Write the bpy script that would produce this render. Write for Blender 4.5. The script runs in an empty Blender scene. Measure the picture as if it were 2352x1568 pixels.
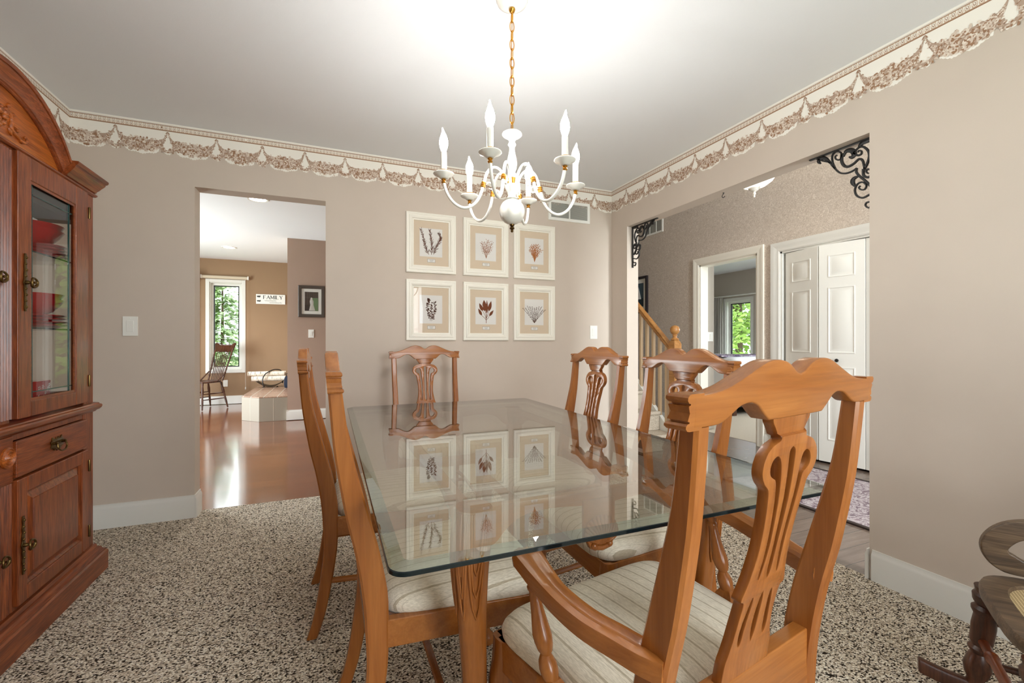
import bpy, bmesh, math, random
from mathutils import Vector, Matrix
from math import sin, cos, pi, radians, sqrt, atan2, exp

scene = bpy.context.scene
COL = scene.collection
R = random.Random(7)

# ---------------------------------------------------------------- camera
cam_d = bpy.data.cameras.new('camera'); cam = bpy.data.objects.new('camera', cam_d); COL.objects.link(cam)
cam.location = (0, 0, 1.10); cam.rotation_euler = (radians(90), 0, radians(-22.2))
cam_d.sensor_width = 36; cam_d.lens = 1024 / 2352 * 36; cam_d.clip_start = .05; cam_d.clip_end = 200
scene.camera = cam

# ---------------------------------------------------------------- world, daylight, exposure
wd = bpy.data.worlds.new('sky'); scene.world = wd; wd.use_nodes = True
bgn = wd.node_tree.nodes['Background']; bgn.inputs[0].default_value = (.90, .97, 1.0, 1); bgn.inputs[1].default_value = 5.0
scene.view_settings.view_transform = 'Standard'; scene.view_settings.look = 'None'
scene.view_settings.gamma = 1; scene.view_settings.use_curve_mapping = False
scene.view_settings.exposure = 0.37
scene.cycles.use_denoising = True
scene.cycles.max_bounces = 10; scene.cycles.diffuse_bounces = 5; scene.cycles.transparent_max_bounces = 24
scene.cycles.glossy_bounces = 5; scene.cycles.transmission_bounces = 8
scene.cycles.sample_clamp_indirect = 6; scene.cycles.caustics_reflective = False; scene.cycles.caustics_refractive = False

def area(name, loc, direction, sx, sy, power, col=(.90, .955, 1.0)):
    d = bpy.data.lights.new(name, 'AREA'); d.shape = 'RECTANGLE'; d.size = sx; d.size_y = sy; d.energy = power; d.color = col
    o = bpy.data.objects.new(name, d); COL.objects.link(o); o.location = loc
    o.rotation_euler = Vector(direction).to_track_quat('-Z', 'Y').to_euler(); return o
# daylight through the windows (foyer and bedroom ones are unseen, added for their light)
area('daylight_dining', (1.0, -1.43, 1.32), (-.40, 1, .16), 1.1, 1.60, 48)
area('daylight_patio', (-3.54, 6.4, 1.10), (1, 0, 0), 2.1, 2.1, 195)
area('added_light_foyer', (2.90, -1.43, 2.05), (.1, 1, 0), .6, 3.1, 215)  # added lamp, brightens the tall foyer
area('added_light_bedroom', (7.34, 3.2, 1.5), (-1, .2, -.1), 1.3, 1.2, 95)  # added lamp, brightens the bedroom

# ---------------------------------------------------------------- helpers
def lin(c):
    return tuple(((v / 255) / 12.92 if v / 255 <= .04045 else ((v / 255 + .055) / 1.055) ** 2.4) for v in c) + (1,)

def newmat(name):
    m = bpy.data.materials.new(name); m.use_nodes = True; nt = m.node_tree
    return m, nt, nt.nodes['Principled BSDF']

def mat(name, rgb, rough=.5, metal=0, spec=.5, emit=None, estr=0, coat=0):
    m, nt, p = newmat(name)
    p.inputs['Base Color'].default_value = lin(rgb); p.inputs['Roughness'].default_value = rough
    p.inputs['Metallic'].default_value = metal; p.inputs['Specular IOR Level'].default_value = spec
    if coat: p.inputs['Coat Weight'].default_value = coat; p.inputs['Coat Roughness'].default_value = .1
    if emit: p.inputs['Emission Color'].default_value = lin(emit); p.inputs['Emission Strength'].default_value = estr
    return m

def node(nt, t, **kw):
    n = nt.nodes.new(t)
    for k, v in kw.items(): setattr(n, k, v)
    return n

def ramp(nt, fac, stops, interp='LINEAR'):
    r = node(nt, 'ShaderNodeValToRGB'); r.color_ramp.interpolation = interp
    while len(r.color_ramp.elements) < len(stops): r.color_ramp.elements.new(.5)
    for e, (p, c) in zip(r.color_ramp.elements, stops): e.position = p; e.color = lin(c)
    nt.links.new(fac, r.inputs[0]); return r

def coords(nt, scale=(1, 1, 1), rot=(0, 0, 0)):
    tc = node(nt, 'ShaderNodeTexCoord'); mp = node(nt, 'ShaderNodeMapping')
    mp.inputs['Scale'].default_value = scale; mp.inputs['Rotation'].default_value = rot
    nt.links.new(tc.outputs['Object'], mp.inputs[0]); return mp.outputs[0]

def noise(nt, vec, scale, detail=4, rough=.55, dist=0):
    n = node(nt, 'ShaderNodeTexNoise'); n.inputs['Scale'].default_value = scale; n.inputs['Detail'].default_value = detail
    n.inputs['Roughness'].default_value = rough; n.inputs['Distortion'].default_value = dist
    nt.links.new(vec, n.inputs['Vector']); return n

def bump(nt, p, h, strength, dist=.002):
    b = node(nt, 'ShaderNodeBump'); b.inputs['Strength'].default_value = strength; b.inputs['Distance'].default_value = dist
    nt.links.new(h, b.inputs['Height']); nt.links.new(b.outputs[0], p.inputs['Normal'])

def wood(name, dark, mid, light, axis='Z', rough=.28, freq=26, pores=.35, coat=.0):
    m, nt, p = newmat(name)
    st = {'X': (.10, 1, 1), 'Y': (1, .10, 1), 'Z': (1, 1, .10)}[axis]
    v = coords(nt, st)
    n1 = noise(nt, v, freq, 5, .6, 1.2)
    r1 = ramp(nt, n1.outputs[0], [(.28, dark), (.5, mid), (.74, light)])
    st2 = tuple(a * (.35 if a < 1 else 1) for a in st)
    n2 = noise(nt, coords(nt, st2), freq * 9, 3, .6, .3)
    r2 = ramp(nt, n2.outputs[0], [(.42, (150, 140, 132)), (.58, (255, 255, 255))])
    mx = node(nt, 'ShaderNodeMix', data_type='RGBA', blend_type='MULTIPLY'); mx.inputs['Factor'].default_value = pores
    nt.links.new(r1.outputs[0], mx.inputs['A']); nt.links.new(r2.outputs[0], mx.inputs['B'])
    nt.links.new(mx.outputs['Result'], p.inputs['Base Color'])
    p.inputs['Roughness'].default_value = rough
    if coat: p.inputs['Coat Weight'].default_value = coat; p.inputs['Coat Roughness'].default_value = .12
    bump(nt, p, n2.outputs[0], .06, .001)
    return m

def clear_glass(name, tint, f0=.05, gain=1.0, rough=0.0):
    m = bpy.data.materials.new(name); m.use_nodes = True; nt = m.node_tree; nt.nodes.clear()
    out = node(nt, 'ShaderNodeOutputMaterial'); tr = node(nt, 'ShaderNodeBsdfTransparent'); gl = node(nt, 'ShaderNodeBsdfGlossy')
    tr.inputs[0].default_value = tint + (1,); gl.inputs['Roughness'].default_value = rough
    ge = node(nt, 'ShaderNodeNewGeometry'); dt = node(nt, 'ShaderNodeVectorMath', operation='DOT_PRODUCT')
    nt.links.new(ge.outputs['Normal'], dt.inputs[0]); nt.links.new(ge.outputs['Incoming'], dt.inputs[1])
    def mth(op, a, b=None):
        n = node(nt, 'ShaderNodeMath', operation=op)
        for i, x in enumerate((a, b)):
            if x is None: continue
            if isinstance(x, (int, float)): n.inputs[i].default_value = x
            else: nt.links.new(x, n.inputs[i])
        return n.outputs[0]
    c = mth('ABSOLUTE', dt.outputs['Value']); k = mth('POWER', mth('SUBTRACT', 1.0, c), 5.0)
    f = mth('MULTIPLY', mth('ADD', mth('MULTIPLY', k, 1 - f0), f0), gain)
    f = mth('MINIMUM', f, 1.0)
    mx = node(nt, 'ShaderNodeMixShader'); nt.links.new(f, mx.inputs[0]); nt.links.new(tr.outputs[0], mx.inputs[1]); nt.links.new(gl.outputs[0], mx.inputs[2])
    nt.links.new(mx.outputs[0], out.inputs[0]); return m

class MB:
    """collects geometry and links it as ONE mesh object"""
    def __init__(s): s.v = []; s.f = []; s.m = []
    def add(s, vs, fs, m=0, T=None):
        o = len(s.v)
        if T is not None: vs = [T @ Vector(v) for v in vs]
        s.v += [tuple(v) for v in vs]; s.f += [[i + o for i in f] for f in fs]; s.m += [m] * len(fs); return s
    def box(s, x0, x1, y0, y1, z0, z1, m=0, T=None):
        return s.add([(x0, y0, z0), (x1, y0, z0), (x1, y1, z0), (x0, y1, z0), (x0, y0, z1), (x1, y0, z1), (x1, y1, z1), (x0, y1, z1)],
                     [(3, 2, 1, 0), (4, 5, 6, 7), (0, 1, 5, 4), (1, 2, 6, 5), (2, 3, 7, 6), (3, 0, 4, 7)], m, T)
    def rings(s, rings, m=0, caps=True, closed=False, T=None):
        n = len(rings[0]); vs = [p for r in rings for p in r]; fs = []
        k = len(rings)
        for i in range(k if closed else k - 1):
            a, b = i * n, ((i + 1) % k) * n
            for j in range(n): fs.append((a + j, a + (j + 1) % n, b + (j + 1) % n, b + j))
        if caps and not closed: fs.append(tuple(range(n))[::-1]); fs.append(tuple((k - 1) * n + j for j in range(n)))
        return s.add(vs, fs, m, T)
    def lathe(s, prof, n=20, c=(0, 0, 0), m=0, T=None, ax='z', loop=False):
        rs = []
        for r, z in prof:
            r = max(r, 1e-4); ring = []
            for j in range(n):
                a = 2 * pi * j / n; p = (r * cos(a), r * sin(a), z)
                if ax == 'x': p = (z, p[0], p[1])
                if ax == 'y': p = (p[1], z, p[0])
                ring.append((c[0] + p[0], c[1] + p[1], c[2] + p[2]))
            rs.append(ring)
        return s.rings(rs, m, not loop, loop, T)
    def tube(s, pts, r, n=8, m=0, closed=False, T=None, prof=None):
        pts = [Vector(p) for p in pts]; k = len(pts)
        rad = r if isinstance(r, (list, tuple)) else [r] * k
        tang = []
        for i in range(k):
            a = pts[(i - 1) % k] if (closed or i > 0) else pts[i]; b = pts[(i + 1) % k] if (closed or i < k - 1) else pts[i]
            t = (b - a); tang.append(t.normalized() if t.length > 1e-9 else Vector((0, 0, 1)))
        up = Vector((0, 0, 1)) if abs(tang[0].z) < .9 else Vector((1, 0, 0))
        u = (up - tang[0] * up.dot(tang[0])).normalized(); rs = []
        for i in range(k):
            u = u - tang[i] * u.dot(tang[i]); u = u.normalized() if u.length > 1e-6 else tang[i].orthogonal().normalized()
            w = tang[i].cross(u)
            rs.append([pts[i] + (u * cos(2 * pi * j / n) + w * sin(2 * pi * j / n)) * rad[i] for j in range(n)])
        return s.rings(rs, m, True, closed, T)
    def strip(s, pts, side, prof, m=0, closed=False, T=None):
        """sweep a 2-D profile (a along `side`, b along tangent x side) along pts; side may be a function of i"""
        pts = [Vector(p) for p in pts]; k = len(pts); rs = []
        for i in range(k):
            a = pts[(i - 1) % k] if (closed or i > 0) else pts[i]; b = pts[(i + 1) % k] if (closed or i < k - 1) else pts[i]
            t = (b - a).normalized(); sd = Vector(side(i)) if callable(side) else Vector(side)
            sd = (sd - t * sd.dot(t)).normalized(); up = t.cross(sd)
            pr = prof(i) if callable(prof) else prof
            rs.append([pts[i] + sd * p[0] + up * p[1] for p in pr])
        return s.rings(rs, m, True, closed, T)
    def sphere(s, c, r, n=14, m=0, sc=(1, 1, 1), T=None):
        prof = [(r * sin(pi * i / (n // 2 + 2)), -r * cos(pi * i / (n // 2 + 2))) for i in range(n // 2 + 3)]
        rs = []
        for rr, z in prof:
            rr = max(rr, 1e-4)
            rs.append([(c[0] + rr * cos(2 * pi * j / n) * sc[0], c[1] + rr * sin(2 * pi * j / n) * sc[1], c[2] + z * sc[2]) for j in range(n)])
        return s.rings(rs, m, True, False, T)
    def build(s, name, mats, parent=None, world=False, bev=0, seg=2, smooth=38, recalc=True, loc=None, rz=0):
        me = bpy.data.meshes.new(name)
        vs = s.v
        if world and parent is not None:
            L = parent.location; vs = [(a - L.x, b - L.y, c - L.z) for a, b, c in vs]
        me.from_pydata(vs, [], s.f)
        for mm in (mats if isinstance(mats, (list, tuple)) else [mats]): me.materials.append(mm)
        me.polygons.foreach_set('material_index', s.m)
        if recalc:
            b = bmesh.new(); b.from_mesh(me); bmesh.ops.recalc_face_normals(b, faces=b.faces); b.to_mesh(me); b.free()
        me.polygons.foreach_set('use_smooth', [True] * len(me.polygons))
        me.set_sharp_from_angle(angle=radians(smooth)); me.update()
        o = bpy.data.objects.new(name, me); COL.objects.link(o)
        if parent is not None: o.parent = parent
        if loc is not None: o.location = loc
        o.rotation_euler.z = rz
        if bev:
            bm_ = o.modifiers.new('bevel', 'BEVEL'); bm_.width = bev; bm_.segments = seg; bm_.limit_method = 'ANGLE'; bm_.angle_limit = radians(40); bm_.harden_normals = True
        return o

def tag(o, label=None, cat=None, group=None, kind=None):
    if label: o['label'] = label
    if cat: o['category'] = cat
    if group: o['group'] = group
    if kind: o['kind'] = kind
    return o

def thing(name, label, cat, loc=(0, 0, 0), rz=0, group=None):
    o = bpy.data.objects.new(name, None); COL.objects.link(o); o.location = loc; o.rotation_euler.z = rz; o.empty_display_size = .1
    return tag(o, label, cat, group)

def struct(mb, name, mats, **kw):
    return tag(mb.build(name, mats, **kw), kind='structure')

def copy_tree(o, parent=None):
    c = o.copy(); COL.objects.link(c)
    if parent is not None: c.parent = parent
    for ch in list(o.children): copy_tree(ch, c)
    return c

def cr(pts, n=6, closed=False):
    """Catmull-Rom through pts of any dimension"""
    k = len(pts); out = []
    def g(i): return pts[i % k] if closed else pts[min(max(i, 0), k - 1)]
    for i in range(k if closed else k - 1):
        p0, p1, p2, p3 = g(i - 1), g(i), g(i + 1), g(i + 2)
        for q in range(n):
            t = q / n
            out.append(tuple(.5 * (2 * b + (c - a) * t + (2 * a - 5 * b + 4 * c - d) * t * t + (-a + 3 * b - 3 * c + d) * t ** 3) for a, b, c, d in zip(p0, p1, p2, p3)))
    if not closed: out.append(tuple(pts[-1]))
    return out

def interp(tab, x):
    if x <= tab[0][0]: return tab[0][1]
    for (a, b), (c, d) in zip(tab, tab[1:]):
        if x <= c:
            t = (x - a) / (c - a); t2 = t * t * (3 - 2 * t) if len(tab) < 3 else t
            return b + (d - b) * t2
    return tab[-1][1]

def shape2d(outer, holes=(), thick=.02, bev=.003, res=2):
    """filled 2-D outline with holes, extruded and edge-rounded: verts in x,z with thickness along y"""
    cu = bpy.data.curves.new('tmp', 'CURVE'); cu.dimensions = '2D'; cu.fill_mode = 'BOTH'
    cu.extrude = max(thick / 2 - bev, .0001); cu.bevel_depth = bev; cu.bevel_resolution = res; cu.offset = -bev
    for pl in [outer] + list(holes):
        sp = cu.splines.new('POLY'); sp.points.add(len(pl) - 1)
        for p, q in zip(sp.points, pl): p.co = (q[0], q[1], 0, 1)
        sp.use_cyclic_u = True
    ob = bpy.data.objects.new('tmp', cu); COL.objects.link(ob)
    dg = bpy.context.evaluated_depsgraph_get(); dg.update()
    me = bpy.data.meshes.new_from_object(ob.evaluated_get(dg))
    b = bmesh.new(); b.from_mesh(me); bmesh.ops.remove_doubles(b, verts=b.verts, dist=1e-5)
    b.verts.ensure_lookup_table()
    vs = [(v.co.x, v.co.z, v.co.y) for v in b.verts]; fs = [[v.index for v in f.verts] for f in b.faces]
    b.free(); bpy.data.objects.remove(ob); bpy.data.curves.remove(cu); bpy.data.meshes.remove(me)
    return vs, fs

def mirror(half):
    """half outline from x=0 top to x=0 bottom (x>=0) -> closed outline"""
    return list(half) + [(-x, z) for x, z in reversed(half) if x > 1e-6]

# ---------------------------------------------------------------- materials
def wall_mat(name, rgb, var=.05, bumpy=.12, scale=220):
    m, nt, p = newmat(name); v = coords(nt)
    n = noise(nt, v, 3.0, 3); c = lin(rgb)
    r = node(nt, 'ShaderNodeValToRGB'); r.color_ramp.elements[0].color = tuple(x * (1 - var) for x in c[:3]) + (1,); r.color_ramp.elements[1].color = tuple(x * (1 + var) for x in c[:3]) + (1,)
    nt.links.new(n.outputs[0], r.inputs[0]); nt.links.new(r.outputs[0], p.inputs['Base Color'])
    p.inputs['Roughness'].default_value = .75; p.inputs['Specular IOR Level'].default_value = .3
    bump(nt, p, noise(nt, v, scale, 2).outputs[0], bumpy, .001); return m

M = {}
M['wall'] = wall_mat('beige wall paint', (205, 192, 179))
M['ceil'] = wall_mat('white ceiling paint', (238, 241, 244), .012, .2, 160)
M['tan'] = wall_mat('tan wall paint', (152, 124, 96))
M['mauve'] = wall_mat('rosy tan wall paint', (172, 148, 132))
M['grayw'] = wall_mat('warm grey wall paint', (186, 178, 167))
M['trim'] = mat('white trim paint', (226, 225, 219), .35)
M['creamtrim'] = mat('cream frame paint', (240, 236, 224), .4)
M['chairZ'] = wood('honey maple', (142, 80, 32), (158, 94, 40), (172, 107, 49), 'Z', .27, 18, .16, .12)
M['chairX'] = wood('honey maple across', (144, 82, 33), (160, 97, 42), (174, 110, 51), 'X', .27, 18, .16, .12)
M['chairY'] = wood('honey maple along', (142, 80, 32), (158, 94, 40), (172, 107, 49), 'Y', .27, 18, .16, .12)
M['oakZ'] = wood('red oak upright', (96, 42, 17), (136, 66, 29), (160, 86, 42), 'Z', .3, 40, .6, .1)
M['oakY'] = wood('red oak level', (100, 44, 18), (138, 67, 30), (160, 86, 42), 'Y', .3, 36, .55, .1)
M['oaklite'] = wood('golden oak', (140, 66, 22), (182, 96, 36), (204, 122, 54), 'Y', .35, 22, .6, .1)
M['oakdark'] = mat('dark interior wood', (38, 22, 15), .5)
M['walnut'] = wood('dark walnut', (46, 24, 14), (78, 44, 27), (104, 62, 40), 'Z', .32, 30, .4)
M['worn'] = wood('worn walnut', (66, 52, 42), (104, 84, 64), (130, 108, 84), 'Y', .4, 26, .5)
M['stairoak'] = wood('golden stair oak', (150, 98, 46), (186, 130, 70), (204, 152, 92), 'Y', .35, 20, .3)
M['brass'] = mat('polished brass', (214, 160, 70), .22, 1)
M['agedbrass'] = mat('aged brass', (104, 82, 48), .36, 1)
M['iron'] = mat('black iron', (20, 18, 17), .45)
M['white'] = mat('white enamel', (240, 238, 230), .25, coat=.3)
M['plate'] = mat('white plastic', (240, 240, 234), .35)
M['grille'] = mat('grey grille', (172, 172, 164), .5); M['grilleback'] = mat('vent shadow grey', (150, 150, 143), .7)
M['dark'] = mat('black void', (12, 12, 12), .7)
M['red'] = mat('glossy red glaze', (176, 14, 26), .12, coat=.5)
M['greenrim'] = mat('dark green glass edge', (4, 20, 24), .08, spec=.45)
M['greenband'] = clear_glass('thick glass edge', (.70, .80, .72), .14, 1.2)
M['greenrim2'] = mat('glass groove', (30, 70, 66), .15)
M['tableglass'] = clear_glass('clear table glass', (.945, .95, .90), .17, 1.4)
M['glass'] = clear_glass('window glass', (.97, .98, .98), .05)
M['cabglass'] = clear_glass('cabinet glass', (.96, .97, .97), .045, 1.0)
M['bulb'] = mat('lit bulb', (255, 244, 226), .3, emit=(255, 251, 246), estr=200)
M['lamp'] = mat('lit diffuser', (255, 255, 255), .5, emit=(255, 248, 236), estr=14)
M['pendantglass'] = mat('frosted shade', (250, 244, 228), .4, emit=(255, 244, 222), estr=7)

# carpet
m, nt, p = newmat('speckled berber carpet'); v = coords(nt)
def vor(nt, v, scale, feat='F1', rnd=1.0):
    n = node(nt, 'ShaderNodeTexVoronoi'); n.feature = feat; n.inputs['Scale'].default_value = scale; n.inputs['Randomness'].default_value = rnd
    nt.links.new(v, n.inputs['Vector']); return n
vo = vor(nt, coords(nt, (1, 1.35, 1), (0, 0, .5)), 165)
sx = node(nt, 'ShaderNodeSeparateColor'); nt.links.new(vo.outputs['Color'], sx.inputs[0])
rr = ramp(nt, sx.outputs[0], [(0, (48, 40, 33)), (.18, (64, 54, 45)), (.26, (178, 161, 140)), (.50, (216, 202, 181)), (.80, (242, 232, 214)), (1, (250, 244, 231))])
r2 = ramp(nt, vo.outputs['Distance'], [(.35, (255, 255, 255)), (.85, (150, 142, 134))])
mx = node(nt, 'ShaderNodeMix', data_type='RGBA', blend_type='MULTIPLY'); mx.inputs['Factor'].default_value = .8
nt.links.new(rr.outputs[0], mx.inputs['A']); nt.links.new(r2.outputs[0], mx.inputs['B']); nt.links.new(mx.outputs['Result'], p.inputs['Base Color'])
p.inputs['Roughness'].default_value = .95; p.inputs['Specular IOR Level'].default_value = .1
iv = node(nt, 'ShaderNodeMath', operation='SUBTRACT'); iv.inputs[0].default_value = 1; nt.links.new(vo.outputs['Distance'], iv.inputs[1])
bump(nt, p, iv.outputs[0], .5, .004)
M['carpet'] = m
# beige wool carpet of the back rooms
m, nt, p = newmat('beige cut carpet'); v = coords(nt)
nn = noise(nt, v, 160, 3); rr = ramp(nt, nn.outputs[0], [(.3, (150, 136, 118)), (.7, (214, 202, 184))])
nt.links.new(rr.outputs[0], p.inputs['Base Color']); p.inputs['Roughness'].default_value = .95; bump(nt, p, nn.outputs[0], .4, .004)
M['cut'] = m

def plank(name, cols, plank_w, plank_l, rough, gap, spec=.5, coat=0):
    m, nt, p = newmat(name); v = coords(nt)
    b = node(nt, 'ShaderNodeTexBrick'); b.offset = .37; b.inputs['Scale'].default_value = 1
    b.inputs['Brick Width'].default_value = plank_l; b.inputs['Row Height'].default_value = plank_w; b.inputs['Mortar Size'].default_value = .0014
    b.inputs['Color1'].default_value = lin(cols[0]); b.inputs['Color2'].default_value = lin(cols[1]); b.inputs['Mortar'].default_value = lin(gap)
    nt.links.new(v, b.inputs['Vector'])
    n = noise(nt, coords(nt, (.12, 1, 1)), 40, 5, .6, .6); r = ramp(nt, n.outputs[0], [(.3, (170, 160, 152)), (.7, (255, 255, 255))])
    mx = node(nt, 'ShaderNodeMix', data_type='RGBA', blend_type='MULTIPLY'); mx.inputs['Factor'].default_value = .55
    nt.links.new(b.outputs['Color'], mx.inputs['A']); nt.links.new(r.outputs[0], mx.inputs['B']); nt.links.new(mx.outputs['Result'], p.inputs['Base Color'])
    p.inputs['Roughness'].default_value = rough; p.inputs['Specular IOR Level'].default_value = spec
    bump(nt, p, noise(nt, v, 9, 2).outputs[0], .05, .004); p.inputs['Coat Weight'].default_value = coat; p.inputs['Coat Roughness'].default_value = .10; return m
M['hardwood'] = plank('cherry hardwood planks', ((140, 80, 44), (112, 61, 34)), .082, .9, .17, (58, 28, 16), .5, .8)
M['foyerwood'] = plank('planks greyed as sky sheen', ((126, 108, 96), (112, 96, 86)), .118, 1.1, .22, (46, 38, 34))  # wood colour greyed to carry the sky's reflection

# brushed foyer wallpaper
m, nt, p = newmat('brushed stucco wallpaper'); v = coords(nt)
n1 = noise(nt, v, 46, 5, .65, 2.4); n0 = noise(nt, v, 1.6, 3)
rr = ramp(nt, n1.outputs[0], [(.3, (176, 162, 148)), (.5, (200, 187, 174)), (.7, (230, 221, 210))])
nt.links.new(rr.outputs[0], p.inputs['Base Color']); p.inputs['Roughness'].default_value = .7; bump(nt, p, n1.outputs[0], .35, .003)
M['stucco'] = m

# striped upholstery
m, nt, p = newmat('cream striped upholstery'); tc = node(nt, 'ShaderNodeTexCoord'); sp = node(nt, 'ShaderNodeSeparateXYZ'); nt.links.new(tc.outputs['Object'], sp.inputs[0])
def mth(nt, op, a, b=None):
    n = node(nt, 'ShaderNodeMath', operation=op)
    for i, x in enumerate((a, b)):
        if x is None: continue
        if isinstance(x, (int, float)): n.inputs[i].default_value = x
        else: nt.links.new(x, n.inputs[i])
    return n.outputs[0]
fr = mth(nt, 'FRACT', mth(nt, 'DIVIDE', mth(nt, 'ADD', sp.outputs['X'], 1.0), .036))
cB = (232, 222, 204); cS = (192, 178, 155); cL = (216, 205, 186)
rr = ramp(nt, fr, [(0, cS), (.13, cS), (.135, cB), (.30, cB), (.305, cL), (.335, cL), (.34, cB), (.80, cB), (.805, cL), (.835, cL), (.84, cB)], 'CONSTANT')
wv = noise(nt, coords(nt, (1, .15, 1)), 500, 2); r2 = ramp(nt, wv.outputs[0], [(.35, (228, 226, 222)), (.65, (255, 255, 255))])
mx = node(nt, 'ShaderNodeMix', data_type='RGBA', blend_type='MULTIPLY'); mx.inputs['Factor'].default_value = 1
nt.links.new(rr.outputs[0], mx.inputs['A']); nt.links.new(r2.outputs[0], mx.inputs['B']); nt.links.new(mx.outputs['Result'], p.inputs['Base Color'])
p.inputs['Roughness'].default_value = .8; p.inputs['Sheen Weight'].default_value = .2; bump(nt, p, wv.outputs[0], .1, .001)
M['fabric'] = m

# hearth tiles
def tiles(name, c1, c2, grout, w, h, axes=None):
    m, nt, p = newmat(name); v = coords(nt, (1, 1, 1), axes or (0, 0, 0)); b = node(nt, 'ShaderNodeTexBrick'); b.offset = 0
    b.inputs['Scale'].default_value = 1; b.inputs['Brick Width'].default_value = w; b.inputs['Row Height'].default_value = h; b.inputs['Mortar Size'].default_value = .006
    b.inputs['Color1'].default_value = lin(c1); b.inputs['Color2'].default_value = lin(c2); b.inputs['Mortar'].default_value = lin(grout); nt.links.new(v, b.inputs['Vector'])
    n = noise(nt, v, 60, 4); r = ramp(nt, n.outputs[0], [(.35, (190, 190, 190)), (.65, (255, 255, 255))])
    mx = node(nt, 'ShaderNodeMix', data_type='RGBA', blend_type='MULTIPLY'); mx.inputs['Factor'].default_value = .8
    nt.links.new(b.outputs['Color'], mx.inputs['A']); nt.links.new(r.outputs[0], mx.inputs['B']); nt.links.new(mx.outputs['Result'], p.inputs['Base Color'])
    p.inputs['Roughness'].default_value = .25; return m
M['tiletop'] = tiles('terracotta tile top', (176, 142, 120), (166, 132, 110), (205, 195, 180), .34, .17, (0, 0, pi / 2))
M['tileface'] = mat('grey stone tile', (150, 141, 126), .45); M['grout'] = mat('tile grout', (198, 188, 170), .7)
M['balu'] = mat('pale oak baluster', (216, 188, 150), .4)
M['leaf'] = mat('conifer foliage', (142, 166, 116), .7)
M['leaf2'] = mat('maple foliage', (128, 160, 66), .6)
M['bark'] = mat('tree bark', (84, 68, 54), .9)
M['grass'] = mat('lawn', (122, 150, 74), .9)

# ================================================================ THE SETTING
CH = 2.44; FH = 2.55; HH = 4.2
XL, XR, YB, YN = -1.39, 2.32, 3.34, -1.30
struct(MB().box(XL - .12, 2.335, YN - .12, 3.46, -.05, 0), 'floor', M['carpet'])
struct(MB().box(-3.52, 2.435, 3.46, 9.32, -.06, -.008), 'floor', M['hardwood'])
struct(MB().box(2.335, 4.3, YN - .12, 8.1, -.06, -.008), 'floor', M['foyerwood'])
struct(MB().box(4.3, 7.4, -.5, 8.1, -.06, -.006), 'floor', M['cut'])
struct(MB().box(XL - .12, 2.40, YN - .12, 3.40, CH, CH + .1), 'ceiling', M['ceil'])
struct(MB().box(-3.52, 2.40, 3.40, 9.32, FH, FH + .1), 'ceiling', M['ceil'])
struct(MB().box(2.33, 4.4, YN - .12, 8.2, HH, HH + .1), 'ceiling', M['ceil'])
struct(MB().box(4.31, 7.4, -.6, 8.2, CH, CH + .1), 'ceiling', M['ceil'])

# dining room walls
w = MB(); w.box(XL - .12, -.786, YB, 3.46, 0, FH).box(-.786, -.028, YB, 3.46, 2.07, FH).box(-.028, 2.435, YB, 3.46, 0, FH)
struct(w, 'wall_back', M['wall'])
w = MB(); w.box(XR, 2.435, YN - .12, 1.29, 0, HH).box(XR, 2.435, 1.29, 3.117, 2.07, HH).box(XR, 2.435, 3.117, YB, 0, HH)
struct(w, 'wall_right', M['wall'])
w = MB(); w.box(XL - .12, XL, YN - .12, YB, 0, CH)
struct(w, 'wall_left', M['wall'])
w = MB(); w.box(XL, .45, YN - .12, YN, 0, CH).box(.45, 1.525, YN - .12, YN, 0, .52).box(.45, 1.525, YN - .12, YN, 2.12, CH).box(1.525, XR, YN - .12, YN, 0, CH)
struct(w, 'wall_near', M['wall'])
# family room walls
w = MB(); w.box(-3.52, -1.95, 9.2, 9.32, 0, FH).box(-1.95, -1.46, 9.2, 9.32, 0, .60).box(-1.95, -1.46, 9.2, 9.32, 2.14, FH).box(-1.46, -.553, 9.2, 9.32, 0, FH)
struct(w, 'wall_family_far', M['tan'])
w = MB(); w.box(-.553, .35, 6.97, 9.32, 0, FH).box(.35, 1.05, 6.97, 7.09, 0, .5).box(.35, 1.05, 6.97, 7.09, 2.2, FH).box(1.05, 2.435, 6.97, 7.09, 0, FH)
struct(w, 'wall_family_chimney', M['mauve'])
w = MB(); w.box(-3.52, -3.4, 3.46, 5.35, 0, FH).box(-3.52, -3.4, 5.35, 7.45, 2.15, FH).box(-3.52, -3.4, 7.45, 9.2, 0, FH).box(-3.52, XL - .12, 3.34, 3.46, 0, FH)
struct(w, 'wall_family_left', M['tan'])
struct(MB().box(2.32, 2.435, 3.46, 8.1, 0, HH), 'wall_stair', M['stucco'])
# foyer walls
w = MB()
w.box(4.19, 4.31, YN - .12, 1.68, 0, HH).box(4.19, 4.31, 1.68, 3.13, 2.0, HH).box(4.19, 4.31, 3.13, 3.39, 0, HH).box(4.19, 4.31, 3.39, 4.19, 2.03, HH).box(4.19, 4.31, 4.19, 8.1, 0, HH)
struct(w, 'wall_foyer', M['stucco'])
struct(MB().box(2.435, 4.31, 8.1, 8.2, 0, HH), 'wall_foyer_far', M['stucco'])
w = MB(); w.box(2.435, 2.60, -1.42, YN, 0, HH).box(2.60, 3.20, -1.42, YN, 0, .5).box(2.60, 3.20, -1.42, YN, 3.6, HH).box(3.20, 4.19, -1.42, YN, 0, HH)
struct(w, 'wall_foyer_near', M['stucco'])
struct(MB().box(4.9, 5.0, 1.6, 3.2, 0, CH).box(4.31, 4.9, 1.55, 1.62, 0, CH).box(4.31, 4.9, 3.2, 3.27, 0, CH), 'wall_closet', M['grayw'])
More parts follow.
